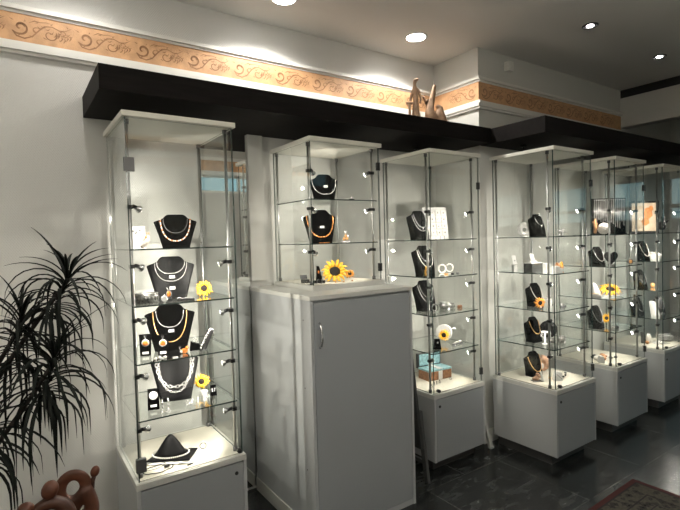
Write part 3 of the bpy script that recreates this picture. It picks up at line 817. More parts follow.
# shelf 1
t = thing('display_card', 'upright white earring card at the left of the leftmost cabinet top shelf', 'card', (.470, 2.34, 1.447), rA)
b = MB(); b.prism([(-.037, 0), (.037, 0), (.037, .102), (-.037, .102)], 0, .003, lambda u, v, q: (u, q+v*.12, v)); b.build('card', M['white'], t)
b = MB(); b.box(-.037, .037, .003, .05, 0, .002); b.build('foot', M['white'], t)
b = MB()
for (u, v, s_) in ((-.015, .080, .008), (.0, .076, .006), (.013, .083, .007), (-.004, .070, .005)): b.ball((u, v*.12-.002, v), s_*.6, 8, sc=(1.3, .4, .7))
b.build('earrings', M['grey'], t)
for i, v in enumerate((.055, .040, .025)): pass
t = thing('cat_ornament', 'small brown and white cat-shaped ornament beside the white earring card', 'ornament', (.487, 2.23, 1.447), R(-30))
skin('body', [(0, 0, .016, .017, .015), (.004, 0, .034, .013), (.007, -.002, .048, .010), (.009, -.004, .058, .0095, .009), (-.018, 0, .010, .011), (-.027, 0, .005, .0045)], [(0,1),(1,2),(2,3),(0,4),(4,5)], M['fleck'], t, 1)
b = MB(); b.ball((.003, -.006, .050), .0085, 10, sc=(1, 1, .9)); b.ball((-.004, .002, .036), .010, 10); b.prism([(.001, .063), (.006, .063), (.003, .072)], -.002, .002, lambda u, v, q: (u, q, v)); b.prism([(.010, .063), (.015, .063), (.0125, .072)], -.002, .002, lambda u, v, q: (u, q, v)); b.build('head', M['drift'], t)
B = bust((.622, 2.25, 1.447), .19, .152, rA, 'black velvet necklace bust on the top shelf of the leftmost cabinet', M['blkfab'])
necklace(B, 'pearl and amber bead necklace on top-shelf bust of the leftmost cabinet', M['pearl'], .84, .20, .34, 'beads', .0036, M['amber'], 'necklaces in the leftmost cabinet')
necklace(B, 'thin dark grey necklace inside the pearl and amber one', M['grey'], .86, .44, .28, 'tube', .0013, None, 'necklaces in the leftmost cabinet')
ring_item((.728, 2.22, 1.447), .008, 'tiny black ring right of the leftmost cabinet top-shelf bust', R(60), 'grey', 'blk')
# shelf 2
bangle((.466, 2.175, 1.213), .048, .042, 'wide ornate silver cuff on second shelf of the leftmost cabinet', 'oldsilver')
t = thing('wristwatch', 'small silver watch beside the wide ornate cuff bracelet', 'watch', (.528, 2.125, 1.213), R(-20))
b = MB(); b.lathe([(.013, 0), (.014, .003), (.012, .006)], 20, (0, 0, .0165), 'y'); b.build('case', M['silver'], t)
b = MB(); b.lathe([(.011, .0061), (.011, .0068)], 20, (0, 0, .0165), 'y'); b.build('dial', M['white'], t)
b = MB(); b.tube([(.0, .002+.014-.014*math.cos(2*PI*k/16), .0165-.0152*math.sin(2*PI*k/16)) for k in range(16)], .0024, 6, closed=True); b.build('strap', M['silver'], t)
B = bust((.600, 2.275, 1.213), .212, .193, rA, 'charcoal necklace bust on the second shelf of the leftmost cabinet', M['leather'])
necklace(B, 'short silver chain with price tag on second-shelf charcoal bust', M['silver'], .87, .60, .29, 'beads', .0019, None, 'necklaces in the leftmost cabinet', tagcard=.52)
necklace(B, 'longer silver chain with lower price tag on second-shelf charcoal bust', M['silver'], .84, .42, .33, 'beads', .0019, None, 'necklaces in the leftmost cabinet', tagcard=.26)
t = thing('rabbit_pendant_stand', 'little amber rabbit pendant on a black block beside the charcoal bust', 'jewelry stand', (.556, 2.155, 1.213), rA)
b = MB(); b.box(-.013, .013, -.010, .010, 0, .014); b.build('block', M['blk'], t, bevel=.002)
b = MB(); b.ball((0, 0, .032), .0095, 12, sc=(.9, .5, 1.5)); b.build('amber_body', M['amber'], t)
b = MB(); b.tube([(-.002, 0, .044), (-.006, 0, .056), (-.009, 0, .062)], [.003, .0022, .001], 6); b.tube([(.002, 0, .044), (.005, 0, .056), (.007, 0, .062)], [.003, .0022, .001], 6); b.tube([(.010*math.cos(a), 0, .032+.015*math.sin(a)) for a in [2*PI*k/16 for k in range(16)]], .0013, 5, closed=True); b.build('silver_ears', M['silver'], t)
t = thing('bracelet_pad', 'low black pad with a silver bracelet in front of charcoal bust', 'jewelry stand', (.622, 2.135, 1.213), rA)
b = MB(); b.box(-.038, .038, -.012, .012, 0, .008); b.build('pad', M['blk'], t, bevel=.002)
b = MB(); b.tube([(-.034+.068*k/14, .005*math.sin(k*1.3), .0105+.003*math.sin(k*.9)) for k in range(15)], .0021, 6); b.build('bracelet', M['silver'], t)
sunflower((.737, 2.23, 1.213), .046, R(-15), 'yellow sunflower head on the second shelf of the leftmost cabinet', tilt=R(-22), zc=.036)
# shelf 3
pendant_stand((.462, 2.215, .975), .052, .092, rA, 'left amber pendant on black stand, third shelf of leftmost cabinet', 'amber', .0125)
pendant_stand((.527, 2.175, .975), .050, .088, rA, 'right amber pendant on black stand, third shelf of leftmost cabinet', 'amber', .0125)
B = bust((.590, 2.285, .975), .225, .205, rA, 'black necklace bust on the third shelf of the leftmost cabinet', M['blkfab'])
necklace(B, 'silver chain with price tag above the gold chain, third shelf', M['silver'], .86, .52, .27, 'beads', .0019, None, 'necklaces in the leftmost cabinet', tagcard=.44)
necklace(B, 'gold chain on the third-shelf bust of the leftmost cabinet', M['gold'], .84, .20, .33, 'beads', .0026, None, 'necklaces in the leftmost cabinet')
t = thing('amber_figure', 'small amber and silver animal ornament in front of gold-chain bust', 'ornament', (.612, 2.150, .975), rA)
b = MB(); b.ball((0, 0, .012), .012, 10, sc=(1.3, .8, .9)); b.ball((.012, 0, .024), .008, 10); b.build('amber_body', M['amber'], t)
b = MB(); b.ball((-.012, -.003, .010), .007, 8); b.tube([(-.012, 0, .012), (-.02, 0, .022), (-.018, 0, .03)], .0014, 6); b.build('silver_detail', M['silver'], t)
t = thing('ring_stand', 'black ring block holding a ring, right of the gold-chain bust', 'jewelry stand', (.672, 2.185, .975), rA)
b = MB(); b.prism([(-.024, 0), (.024, 0), (.020, .026), (-.020, .040)], -.014, .014, lambda u, v, q: (u, q, v)); b.build('block', M['blkfab'], t)
b = MB(); b.tube([(.011*math.cos(a), -.003, .041+.011*math.sin(a)) for a in [2*PI*k/16 for k in range(16)]], .0018, 6, closed=True); b.ball((0, -.003, .054), .004, 8); b.build('ring', M['silver'], t)
t = thing('bracelet_ramp', 'slanted black ramp with silver bracelet at third shelf right', 'jewelry stand', (.728, 2.185, .975), R(15))
b = MB(); b.prism([(-.036, 0), (-.016, 0), (.030, .082), (.012, .082)], -.016, .016, lambda u, v, q: (u, q, v)); b.build('ramp', M['blk'], t)
b = MB()
for k in range(8):
    u = k/7; b.ball((-.040+.048*u, -.006, .010+.070*u), .0055, 8, sc=(1, 1.2, .8))
b.tube([(.010, -.004, .082), (.022, 0, .088), (.034, .0, .080), (.036, 0, .05)], .004, 8)
b.build('bracelet', M['silver'], t)
for i, (x, y) in enumerate(((.478, 2.105), (.497, 2.115), (.519, 2.112))):
    b = MB(); b.ball((0, 0, .006), .006, 8, sc=(1.3, 1, .9)); single('stud_earring', 'tiny pearl stud lying at the third-shelf front edge of leftmost cabinet', 'earring', b, M['pearl'], (x, y, .975), 0, 'pearl studs on the third shelf')
# shelf 4
t = thing('watch_stand', 'white-faced watch on a black stand, fourth shelf of leftmost cabinet', 'watch', (.480, 2.185, .739), rA)
b = MB(); b.prism([(-.024, 0), (.024, 0), (.024, .088), (-.024, .088)], 0, .007, lambda u, v, q: (u, q+v*.22, v)); b.build('easel_board', M['blkfab'], t)
b = MB(); b.prism([(.028, .08), (.033, .08), (.045, 0), (.040, 0)], -.008, .008, lambda u, v, q: (q, u, v)); b.build('rear_leg', M['blk'], t)
b = MB(); b.lathe([(.018, 0), (.019, .004), (.016, .006)], 22, (0, .060*.22, .060), 'y'); b.build('case', M['silver'], t)
b = MB(); b.lathe([(.015, .0062), (.015, .0070)], 22, (0, .060*.22, .060), 'y'); b.build('dial', M['white'], t)
b = MB(); b.bbox((0, .0008, .018), (.026, .0012, .010)); b.build('price_tag', M['white'], t)
B = bust((.604, 2.285, .739), .218, .222, rA, 'charcoal necklace bust on the fourth shelf of the leftmost cabinet', M['leather'])
necklace(B, 'chunky silver oval-link chain on fourth-shelf charcoal bust', M['silver'], .80, .30, .37, 'link', .0075, None, 'necklaces in the leftmost cabinet')
necklace(B, 'silver curb chain hanging inside the chunky oval-link chain', M['silver'], .83, .19, .33, 'link', .0052, None, 'necklaces in the leftmost cabinet', tagcard=.86)
sunflower((.722, 2.27, .739), .042, R(-25), 'orange-yellow sunflower on the fourth shelf of the leftmost cabinet', tilt=R(8), zc=.062)
t = thing('sunflower_pot', 'small white pot under the fourth-shelf sunflower', 'pot', (.722, 2.235, .739))
b = MB(); b.lathe([(.012, 0), (.015, .022), (.016, .024), (.012, .024)], 18); b.build('pot_body', M['white'], t)
b = MB(); b.lathe([(.0168, .0215), (.0172, .0245), (.0160, .0255)], 18); b.build('rim', M['white'], t)
t = thing('earring_stand', 'small black stand with hook earrings right of fourth-shelf sunflower', 'jewelry stand', (.757, 2.205, .739), rA)
b = MB(); b.prism([(-.016, 0), (.016, 0), (.013, .048), (-.013, .048)], 0, .005, lambda u, v, q: (u, q+v*.25, v)); b.build('easel_board', M['blkfab'], t)
b = MB(); b.prism([(.014, .042), (.018, .042), (.028, 0), (.024, 0)], -.005, .005, lambda u, v, q: (q, u, v)); b.build('rear_leg', M['blk'], t)
b = MB()
for s_ in (-1, 1): b.tube([(s_*.006, .006, .036), (s_*.007, .003, .028), (s_*.004, .002, .022)], .0014, 6); b.ball((s_*.005, .002, .021), .003, 8)
b.build('earrings', M['silver'], t)
for s_, nm in ((0, 'left'), (1, 'right')):
    t = thing('earring_post', 'clear post with dangling silver earring, %s of the pair on fourth shelf' % nm, 'earring', (.502+.026*s_, 2.125+.004*s_, .739), 0, 'dangling earrings on posts')
    b = MB(); b.lathe([(.010, 0), (.010, .003), (.003, .006), (.0025, .056), (.004, .058)], 12); b.build('post', M['cup'], t)
    b = MB(); b.tube([(0, -.003, .056), (.002, -.006, .045), (-.001, -.006, .034)], .0016, 6); b.ball((0, -.007, .028), .005, 8, sc=(.8, .6, 1.4)); b.ball((0, -.007, .046), .0035, 8); b.build('earring', M['silver'], t)
for i, (x, y) in enumerate(((.615, 2.150), (.640, 2.155), (.668, 2.160), (.697, 2.165), (.720, 2.170))):
    ring_item((x, y, .739), .0085, ['first', 'second', 'middle', 'fourth', 'last'][i]+' from left of silver rings on leftmost cabinet fourth shelf', R(10+25*i), 'silver', 'silver')
# base
t = thing('display_cloth', 'folded white cloth under the lying black necklace form', 'cloth', (.572, 2.225, .492), R(-32))
b = MB()
n = 14; rg = [[Vector((-.105+.21*i/n, -.085+.17*j/n, .004+.0022*math.sin(i*1.9+j*.8)+.002*math.cos(j*2.1))) for i in range(n+1)] for j in range(n+1)]
b.rings(rg, False, False); o = b.build('cloth', M['cloth'], t); s_ = o.modifiers.new('t', 'SOLIDIFY'); s_.thickness = .002; s_.offset = 1
t = thing('necklace_bust', 'black cone-shaped necklace form lying on white cloth in cabinet base', 'jewelry bust', (.566, 2.225, .499), R(-28), 'necklace busts in the cabinets')
b = MB(); b.prism([(-.105, -.055), (.085, -.065), (.10, .05), (-.06, .07)], 0, .007); b.build('flat_collar', M['leather'], t, bevel=.002)
b = MB(); n = 24
b.rings([[Vector((-.01+rx*math.cos(2*PI*k/n), .0+ry*math.sin(2*PI*k/n), z)) for k in range(n)] for rx, ry, z in ((.074, .050, .0072), (.060, .041, .024), (.043, .030, .052), (.020, .014, .085), (.006, .005, .098))]); b.build('cone', M['leather'], t)
t2 = thing('necklace', 'single pearl string around the lying black cone form', 'necklace', (.566, 2.225, .499), R(-28), 'necklaces in the leftmost cabinet')
b = MB()
for k in range(54):
    a = 2*PI*k/54
    if 1.05 < a < 2.1: continue
    b.ball((-.01+.080*math.cos(a), .055*math.sin(a), .0122), .0042, 8)
b.build('bead_string', M['pearl'], t2)
t = thing('cord_necklace', 'thin black cord loops with tag lying on the leftmost cabinet base', 'necklace', (.478, 2.145, .493), 0)
b = MB()
b.tube([(.062*math.cos(2*PI*k/40), .036*math.sin(2*PI*k/40)-.008, .003+.001*math.sin(k)) for k in range(40)], .0020, 6, closed=True); b.tube([(-.02+.058*math.cos(2*PI*k/36), .036*math.sin(2*PI*k/36)+.030, .0052) for k in range(36)], .0013, 5, closed=True); b.build('cord', M['blk'], t)
b = MB(); b.box(.024, .046, -.018, -.006, .0045, .010); b.build('tag', M['blk'], t)
ring_item((.702, 2.22, .493), .014, 'ring with a large white pearl on the leftmost cabinet base', R(-20), 'blk', 'pearl')
b = MB(); b.box(-.013, .013, -.003, .003, 0, .004); single('brooch_pin', 'tiny black bar pin in front of the white cloth', 'pin', b, M['blk'], (.605, 2.10, .492), R(15), None, .001)

# ---- short case on the cupboard (K)
rK = R(-20)
B = bust((1.494, 2.335, 1.681), .165, .160, rK, 'black necklace bust on the upper shelf of the short case', M['blkfab'])
necklace(B, 'silver beaded chain with price tag, upper shelf of the short case', M['silver'], .78, .26, .42, 'beads', .0024, None, 'necklaces in the short case', tagcard=.55)
t = thing('ring_box', 'small black ring boxes at right of short case upper shelf', 'box', (1.650, 2.30, 1.681), rK)
b = MB(); b.box(-.024, .010, -.012, .012, 0, .012); b.box(-.005, .024, -.010, .010, .0125, .020); b.build('boxes', M['blk'], t, bevel=.001)
b = MB(); b.ball((.012, -.004, .026), .0055, 8); b.build('ring_stone', M['silver'], t)
B = bust((1.455, 2.325, 1.446), .192, .190, rK, 'black necklace bust on the middle shelf of the short case', M['blkfab'])
necklace(B, 'honey amber nugget necklace on middle-shelf bust of short case', M['amberl'], .80, .18, .40, 'nugget', .0036, M['amber'], 'necklaces in the short case', tagcard=.48)
b = MB(); b.box(-.03, .03, -.004, .004, 0, .004); single('amber_stick', 'slim amber bar lying in front of the middle-shelf bust', 'ornament', b, M['amber'], (1.40, 2.20, 1.446), rK, None, .001)
t = thing('amber_jar', 'small clear jar with amber pieces on short case middle shelf', 'jar', (1.600, 2.285, 1.446), rK)
b = MB(); b.ball((-.008, 0, .020), .010, 9); b.ball((.010, .002, .022), .010, 9); b.ball((0, -.004, .038), .008, 9); b.build('amber_pieces', M['amberl'], t)
b = MB(); b.lathe([(.026, 0), (.026, .008), (.020, .010)], 16); b.build('foot', M['silver'], t)
b = MB(); b.ball((.014, -.006, .034), .007, 9); b.tube([(-.004, 0, .045), (-.004, 0, .068)], .002, 6); b.tube([(.004, 0, .045), (.006, 0, .066)], .002, 6); b.build('silver_detail', M['silver'], t)
sunflower((1.502, 2.26, 1.228), .088, R(-28), 'large yellow sunflower in the short case above the cupboard', tilt=R(-34), zc=.052)
t = thing('ring_box', 'small open black ring box at left of the short case base', 'box', (1.330, 2.30, 1.228), R(-10))
b = MB(); b.box(-.020, .020, -.018, .018, 0, .020); b.build('box_base', M['blk'], t, bevel=.002)
b = MB(); b.prism([(.0185, .0205), (.0225, .0205), (.030, .042), (.026, .042)], -.020, .020, lambda u, v, q: (q, u, v)); b.build('box_lid', M['blk'], t)
t = thing('earring_stand', 'slanted black earring stand left of the large sunflower', 'jewelry stand', (1.372, 2.225, 1.228), R(-30))
b = MB(); b.prism([(-.016, 0), (.026, 0), (.004, .092), (-.010, .095)], -.009, .009, lambda u, v, q: (u, q, v)); b.build('wedge', M['blkfab'], t)
b = MB(); b.box(-.03, .035, -.014, -.010, 0, .016); b.build('front_lip', M['blk'], t)
b = MB(); b.ball((.0, -.012, .06), .005, 9, sc=(1, .5, 1.8)); b.build('amber_drop', M['amber'], t)
ring_item((1.352, 2.165, 1.228), .008, 'small silver ring at the front left of the short case base', R(30), 'silver', 'pearl')
sunflower((1.655, 2.33, 1.228), .034, R(-30), 'small brown orange flower shape standing in for a reflection, short case base', tilt=R(-30), pm='petalo', zc=.028)  # flower shape modelled in place of a glass reflection
for i, (x, y) in enumerate(((1.44, 2.16), (1.49, 2.155), (1.555, 2.165))):
    b = MB(); b.ball((0, 0, .0045), .0045, 8, sc=(1.6, 1, .9)); single('amber_piece', 'tiny amber piece lying before the large sunflower', 'amber', b, M['amberl'], (x, y, 1.228), 0, 'amber pieces in the short case')

# ---- third cabinet (D)
B = bust((2.20, 2.29, 1.447), .175, .190, R(-2), 'black necklace bust on the top shelf of the third cabinet', M['blkfab'])
necklace(B, 'outer silver chain, top-shelf bust of the third cabinet', M['silver'], .84, .30, .34, 'beads', .0024, None, 'necklaces in the third cabinet')
necklace(B, 'inner silver chain, top-shelf bust of the third cabinet', M['silver'], .86, .42, .27, 'beads', .0018, None, 'necklaces in the third cabinet', pendant=(.006, M['silver']))
t = thing('pendant_tray', 'white cushioned tray of pendants standing on third cabinet top shelf', 'tray', (2.440, 2.375, 1.447), R(-22))
def lean_(b, k=.18):
    for v in b.bm.verts: v.co.y += v.co.z*k
b = MB(); b.box(-.090, .090, 0, .012, 0, .225); lean_(b); b.build('tray_board', M['white'], t, bevel=.002)
b = MB()
for i in range(4):
    for j in range(4): b.bbox((-.063+.042*i, -.003, .045+.046*j), (.036, .008, .040))
lean_(b); b.build('cushions', M['cloth'], t, bevel=.003)
b = MB()
for i in range(4):
    for j in range(4): b.ball((-.063+.042*i, -.009, .047+.046*j), .006, 8, sc=(1, .5, 1.2))
lean_(b); b.build('pendants', M['silver'], t)
b = MB(); b.prism([(.032, .15), (.037, .15), (.085, 0), (.080, 0)], -.02, .02, lambda u, v, q: (q, u+.008, v)); b.build('rear_leg', M['white'], t)
for i in range(3): ring_item((2.33+.045*i, 2.275+.006*i, 1.447), .007, 'little silver ring before the white tray, %s of three' % ['left', 'middle', 'right'][i], R(30*i), 'silver', 'blk')
B = bust((2.245, 2.295, 1.213), .180, .195, R(-2), 'black necklace bust on the second shelf of the third cabinet', M['blkfab'])
necklace(B, 'wide pearl-white chain on second-shelf bust of third cabinet', M['pearl'], .85, .28, .34, 'beads', .0028, None, 'necklaces in the third cabinet')
necklace(B, 'thin silver chain on second-shelf bust of third cabinet', M['silver'], .86, .46, .27, 'beads', .0018, None, 'necklaces in the third cabinet', pendant=(.006, M['silver']))
sunflower((2.150, 2.19, 1.213), .034, R(25), 'small orange sunflower left of second-shelf bust, third cabinet', tilt=R(6), pm='petal', zc=.034)
up_bangle((2.425, 2.32, 1.213), .024, .0055, 'left white hoop bangle on third cabinet second shelf', 'pearl', R(-40), 'white hoop bangles')
up_bangle((2.500, 2.32, 1.213), .024, .0055, 'right white hoop bangle on third cabinet second shelf', 'pearl', R(-55), 'white hoop bangles')
for i, (x, m) in enumerate(((2.36, 'amberl'), (2.42, 'blk'), (2.47, 'grey'))):
    b = MB(); b.box(-.010, .010, -.008, .008, 0, .008); single('ring_block', ['honey coloured', 'black', 'grey'][i]+' mini ring block in front of the white hoops', 'block', b, M[m], (x, 2.22, 1.213), R(20*i), None, .001)
B = bust((2.255, 2.305, .975), .180, .200, R(-2), 'black necklace bust on the third shelf of the third cabinet', M['blkfab'])
necklace(B, 'outer silver chain, third-shelf bust of the third cabinet', M['silver'], .84, .30, .34, 'beads', .0028, None, 'necklaces in the third cabinet')
necklace(B, 'inner silver chain, third-shelf bust of the third cabinet', M['silver'], .86, .46, .27, 'beads', .0020, None, 'necklaces in the third cabinet', pendant=(.006, M['silver']))
up_bangle((2.255, 2.225, .975), .020, .005, 'silver ring-shaped bangle before the third-shelf bust of third cabinet', 'oldsilver', R(-30))
bangle((2.385, 2.26, .975), .034, .048, 'broad openwork silver cuff on third cabinet third shelf', 'oldsilver', R(20), 'silver bracelets in the third cabinet')
bangle((2.462, 2.285, .975), .030, .030, 'lower openwork silver bracelet right of the broad cuff', 'oldsilver', R(50), 'silver bracelets in the third cabinet')
b = MB(); b.box(-.016, .016, -.010, .010, 0, .018); single('ring_block', 'small brown ring block right of the openwork bracelets', 'block', b, M['brown'], (2.502, 2.235, .975), R(10), None, .002)
# shelf 4: porcelain cup lying with a sunflower at its mouth
t = thing('porcelain_cup', 'white porcelain cup lying on its side behind a sunflower', 'cup', (2.455, 2.335, .739), R(-60))
b = MB(); b.lathe([(.020, -.06), (.030, -.056), (.041, -.03), (.046, .0), (.047, .03), (.052, .045), (.049, .046), (.043, .03), (.040, .0), (.02, -.05)], 28, (0, .03, .062), 'y'); b.build('cup_body', M['vinyl'], t)
b = MB(); b.lathe([(.050, .040), (.056, .043), (.056, .048), (.049, .047)], 28, (0, .03, .062), 'y'); b.build('rim', M['vinyl'], t)
b = MB(); b.tube([(.040, .02, .075), (.060, .015, .09), (.070, .03, .085), (.066, .05, .07), (.044, .055, .062)], .0045, 8); b.build('handle', M['vinyl'], t)
sunflower((2.385, 2.275, .739), .045, R(-60), 'yellow sunflower at the mouth of the white cup, third cabinet', tilt=R(-6), zc=.058, stemm=False)
t = thing('pearl_tray', 'small dark tray of pearls in front of the white cup', 'tray', (2.440, 2.205, .739), R(12))
b = MB(); b.box(-.05, .05, -.012, .012, 0, .010); b.build('tray', M['grey'], t, bevel=.002)
b = MB()
for k in range(8): b.ball((-.042+.012*k, 0, .0155), .0055, 8)
b.build('pearls', M['pearl'], t)
t = thing('pendant_stand', 'small black pendant block at fourth shelf left, third cabinet', 'jewelry stand', (2.235, 2.19, .739), R(-35), 'small black pendant stands')
b = MB(); b.prism([(-.024, 0), (.024, 0), (.014, .066), (-.018, .066)], -.012, .012, lambda u, v, q: (u, q, v)); b.build('wedge', M['blkfab'], t)
b = MB(); b.ball((0, -.014, .045), .006, 10, sc=(1, .5, 1.2)); b.build('pendant', M['silver'], t)
# base: jewel chest
t = thing('jewelry_chest', 'open brown carved chest with pale blue lid lining in third cabinet base', 'chest', (2.37, 2.35, .493), R(-6))
b = MB(); b.box(-.10, .10, -.055, .055, 0, .060); b.build('chest_body', M['brown'], t, bevel=.003)
b = MB(); b.box(-.10, .10, -.057, .057, .0605, .074); b.build('inner_tray', M['teal'], t, bevel=.003)
b = MB(); b.box(-.016, .016, -.0595, -.0555, 0, .0602); b.box(-.016, .016, -.0598, .0575, .0745, .078); b.build('white_ribbon', M['cloth'], t)
b = MB(); b.box(-.10, .10, .059, .082, .062, .165); lidp = b.build('lid', M['blk'], t, bevel=.003)
b = MB(); b.box(-.090, .090, .0545, .0585, .080, .158); b.build('blue_lining', M['teal'], lidp)
t = thing('bracelet_cone', 'small white ring cone at the left of third cabinet base', 'jewelry stand', (2.185, 2.37, .493))
b = MB(); b.lathe([(.020, 0), (.019, .01), (.008, .075), (.003, .082)], 20); b.build('cone', M['white'], t)
b = MB(); b.tube([(.0135*math.cos(a), .0135*math.sin(a), .04) for a in [2*PI*k/20 for k in range(20)]], .002, 6, closed=True); b.build('ring', M['silver'], t)
for i, (x, y) in enumerate(((2.185, 2.20), (2.235, 2.225), (2.262, 2.23), (2.30, 2.24), (2.41, 2.245))):
    ring_item((x, y, .493), .008, ['leftmost', 'second', 'middle', 'fourth', 'rightmost'][i]+' black-stoned ring lying on the third cabinet base', R(25*i), 'grey', 'blk')

# ---- fourth cabinet (E), nearest the rug
t = thing('filigree_disc', 'round silver filigree disc on the fourth cabinet top shelf', 'plate', (2.835, 1.955, 1.447), R(-38))
b = MB()
for r_ in (.046, .036, .026, .016): b.tube([(r_*math.cos(a), .0, .049+r_*math.sin(a)) for a in [2*PI*k/28 for k in range(28)]], .0028, 6, closed=True)
for k in range(24):
    a = 2*PI*k/24; b.tube([(.014*math.cos(a), 0, .049+.014*math.sin(a)), (.046*math.cos(a+.15), 0, .049+.046*math.sin(a+.15))], .0016, 5)
b.build('disc', M['silver'], t)
b = MB(); b.tube([(0, .003, .04), (0, .03, .001)], .002, 6); b.tube([(-.02, .004, .003), (.02, .004, .003)], .002, 6); b.build('easel', M['grey'], t)
B = bust((2.905, 1.90, 1.447), .150, .150, R(0), 'black necklace bust on the top shelf of the fourth cabinet', M['blkfab'])
necklace(B, 'thin silver chain with tiny pendant on fourth cabinet top shelf', M['silver'], .84, .50, .26, 'tube', .0012, None, 'necklaces in the fourth cabinet', pendant=(.006, M['silver']))
t = thing('star_ornament', 'spiky silver star ornament at fourth cabinet top shelf right', 'ornament', (3.105, 1.855, 1.447))
b = MB()
for k in range(9):
    a = 2*PI*k/9; e = .5+.4*math.sin(k*2.1)
    d = Vector((math.cos(a)*math.cos(e), math.sin(a)*math.cos(e), math.sin(e)*(1 if k % 2 else -.6)))
    b.tube([Vector((0, 0, .028)), Vector((0, 0, .028))+d*.036], [.007, .0015], 6)
b.ball((0, 0, .028), .011, 10); b.build('star', M['silver'], t)
b = MB(); b.lathe([(.014, 0), (.014, .004), (.004, .008), (.004, .020)], 14); b.build('foot', M['chrome'], t)
# shelf 2
t = thing('ring_riser', 'low grey box riser on the fourth cabinet second shelf', 'riser', (2.845, 1.90, 1.213), R(-8))
b = MB(); b.box(-.05, .05, -.035, .035, 0, .058); b.build('box', M['dgrey'], t, bevel=.001)
b = MB(); b.box(-.052, .052, -.037, .037, .0585, .062); b.build('cap', M['white'], t)
t = thing('ring_card', 'slanted white ring card at back left of fourth cabinet second shelf', 'card', (2.792, 2.005, 1.213), R(-25))
b = MB(); b.box(-.014, .014, -.014, .014, 0, .045); b.build('block', M['white'], t)
b = MB(); b.bbox((0, .004, .080), (.030, .004, .064), Matrix.Rotation(R(-22), 3, 'X')); b.build('card', M['white'], t)
b = MB(); b.ball((0, -.004, .076), .004, 8); b.build('gem', M['blk'], t)
t = thing('ring_card', 'slanted white ring card standing on the low grey riser', 'card', (2.845, 1.905, 1.2752), R(-25))
b = MB(); b.box(-.022, .022, -.014, .014, 0, .014); b.build('block', M['white'], t)
b = MB(); b.bbox((0, .008, .038), (.026, .004, .046), Matrix.Rotation(R(-28), 3, 'X')); b.build('card', M['white'], t)
b = MB(); b.ball((0, .0, .036), .004, 8); b.build('gem', M['blk'], t)
for i, (x, y, hh) in enumerate(((2.895, 1.835, .055), (2.925, 1.790, .036), (2.975, 1.800, .018))):
    t = thing('ring_block', ['tall white', 'medium white', 'low white'][i]+' ring block in front of the grey riser', 'block', (x, y, 1.213), R(-10), 'white ring blocks')
    b = MB(); b.box(-.020, .020, -.016, .016, 0, hh); b.build('block', M['white'], t, bevel=.002)
    b = MB(); b.box(-.012, .012, -.010, .010, hh+.0003, hh+.004); b.build('pad', M['cloth'], t)
t = thing('driftwood_ornament', 'orange brown driftwood piece with flower on fourth cabinet second shelf', 'ornament', (3.055, 1.845, 1.213), R(12))
skin('wood', [(-.055, 0, .022, .016, .018), (-.025, 0, .024, .022, .022), (.01, .004, .026, .022, .024), (.045, 0, .022, .018), (.065, 0, .014, .012), (-.03, .0, .045, .010), (-.045, 0, .055, .006)], [(0,1),(1,2),(2,3),(3,4),(1,5),(5,6)], M['drift'], t, 1)
b = MB()
for k in range(10):
    a = 2*PI*k/10; b.ball((.008+.017*math.cos(a), -.014, .040+.013*math.sin(a)), .0075, 7, sc=(1, .5, 1))
b.build('flower', M['petal'], t)
# shelf 3
B = bust((2.935, 1.945, .975), .155, .155, R(0), 'black necklace bust on the third shelf of the fourth cabinet', M['blkfab'])
necklace(B, 'pearl necklace on third-shelf bust of fourth cabinet', M['pearl'], .84, .28, .34, 'beads', .0028, None, 'necklaces in the fourth cabinet', pendant=(.008, M['pearl']))
sunflower((2.815, 1.835, .975), .041, R(-30), 'brown orange sunflower in front of fourth cabinet third-shelf bust', tilt=R(4), pm='petalo', zc=.041)
t = thing('brooch_stand', 'silver brooch on white block at fourth cabinet third shelf', 'jewelry stand', (2.965, 1.865, .975), R(-30))
b = MB(); b.box(-.016, .016, -.010, .010, 0, .050); b.build('block', M['white'], t, bevel=.002)
b = MB(); b.ball((0, -.003, .060), .010, 9, sc=(1.2, .6, 1)); b.ball((-.012, 0, .070), .006, 8); b.build('brooch', M['silver'], t)
t = thing('brooch_stand', 'amber and silver brooch near third-shelf front of fourth cabinet', 'jewelry stand', (2.975, 1.775, .975), R(-30))
b = MB(); b.lathe([(.016, 0), (.015, .012), (.012, .014)], 14); b.build('block', M['grey'], t)
b = MB(); b.ball((0, 0, .020), .010, 9, sc=(1.4, .8, .8)); b.build('brooch', M['silver'], t)
for i, (x, y) in enumerate(((3.03, 1.80), (3.075, 1.835), (3.04, 1.90))):
    bangle((x, y, .975), .016, .007, 'thin silver bracelet lying flat, %s on third shelf of fourth cabinet' % ['front', 'right', 'rear'][i], 'oldsilver', 0, 'flat silver bracelets')
# shelf 4
B = bust((2.885, 1.925, .739), .150, .165, R(0), 'black necklace bust on the fourth shelf of the fourth cabinet', M['blkfab'])
necklace(B, 'gold chain on fourth-shelf bust of fourth cabinet', M['gold'], .84, .34, .32, 'beads', .0022, None, 'necklaces in the fourth cabinet')
t = thing('silver_letter_stand', 'T-shaped white pendant stand before fourth-shelf bust', 'jewelry stand', (2.865, 1.835, .739), R(-45))
b = MB(); b.box(-.024, .024, -.004, .004, .075, .086); b.box(-.006, .006, -.004, .004, .004, .075); b.box(-.016, .016, -.012, .012, 0, .004); b.build('stand', M['white'], t, bevel=.0015)
b = MB(); b.tube([(-.018, -.006, .078), (-.020, -.006, .05), (-.016, -.006, .035)], .0018, 6); b.tube([(.018, -.006, .078), (.020, -.006, .05), (.016, -.006, .035)], .0018, 6); b.build('earrings', M['silver'], t)
t = thing('fan_disc', 'round pleated black disc standing on fourth cabinet fourth shelf', 'ornament', (3.045, 1.925, .739), R(-40))
b = MB(); n = 48
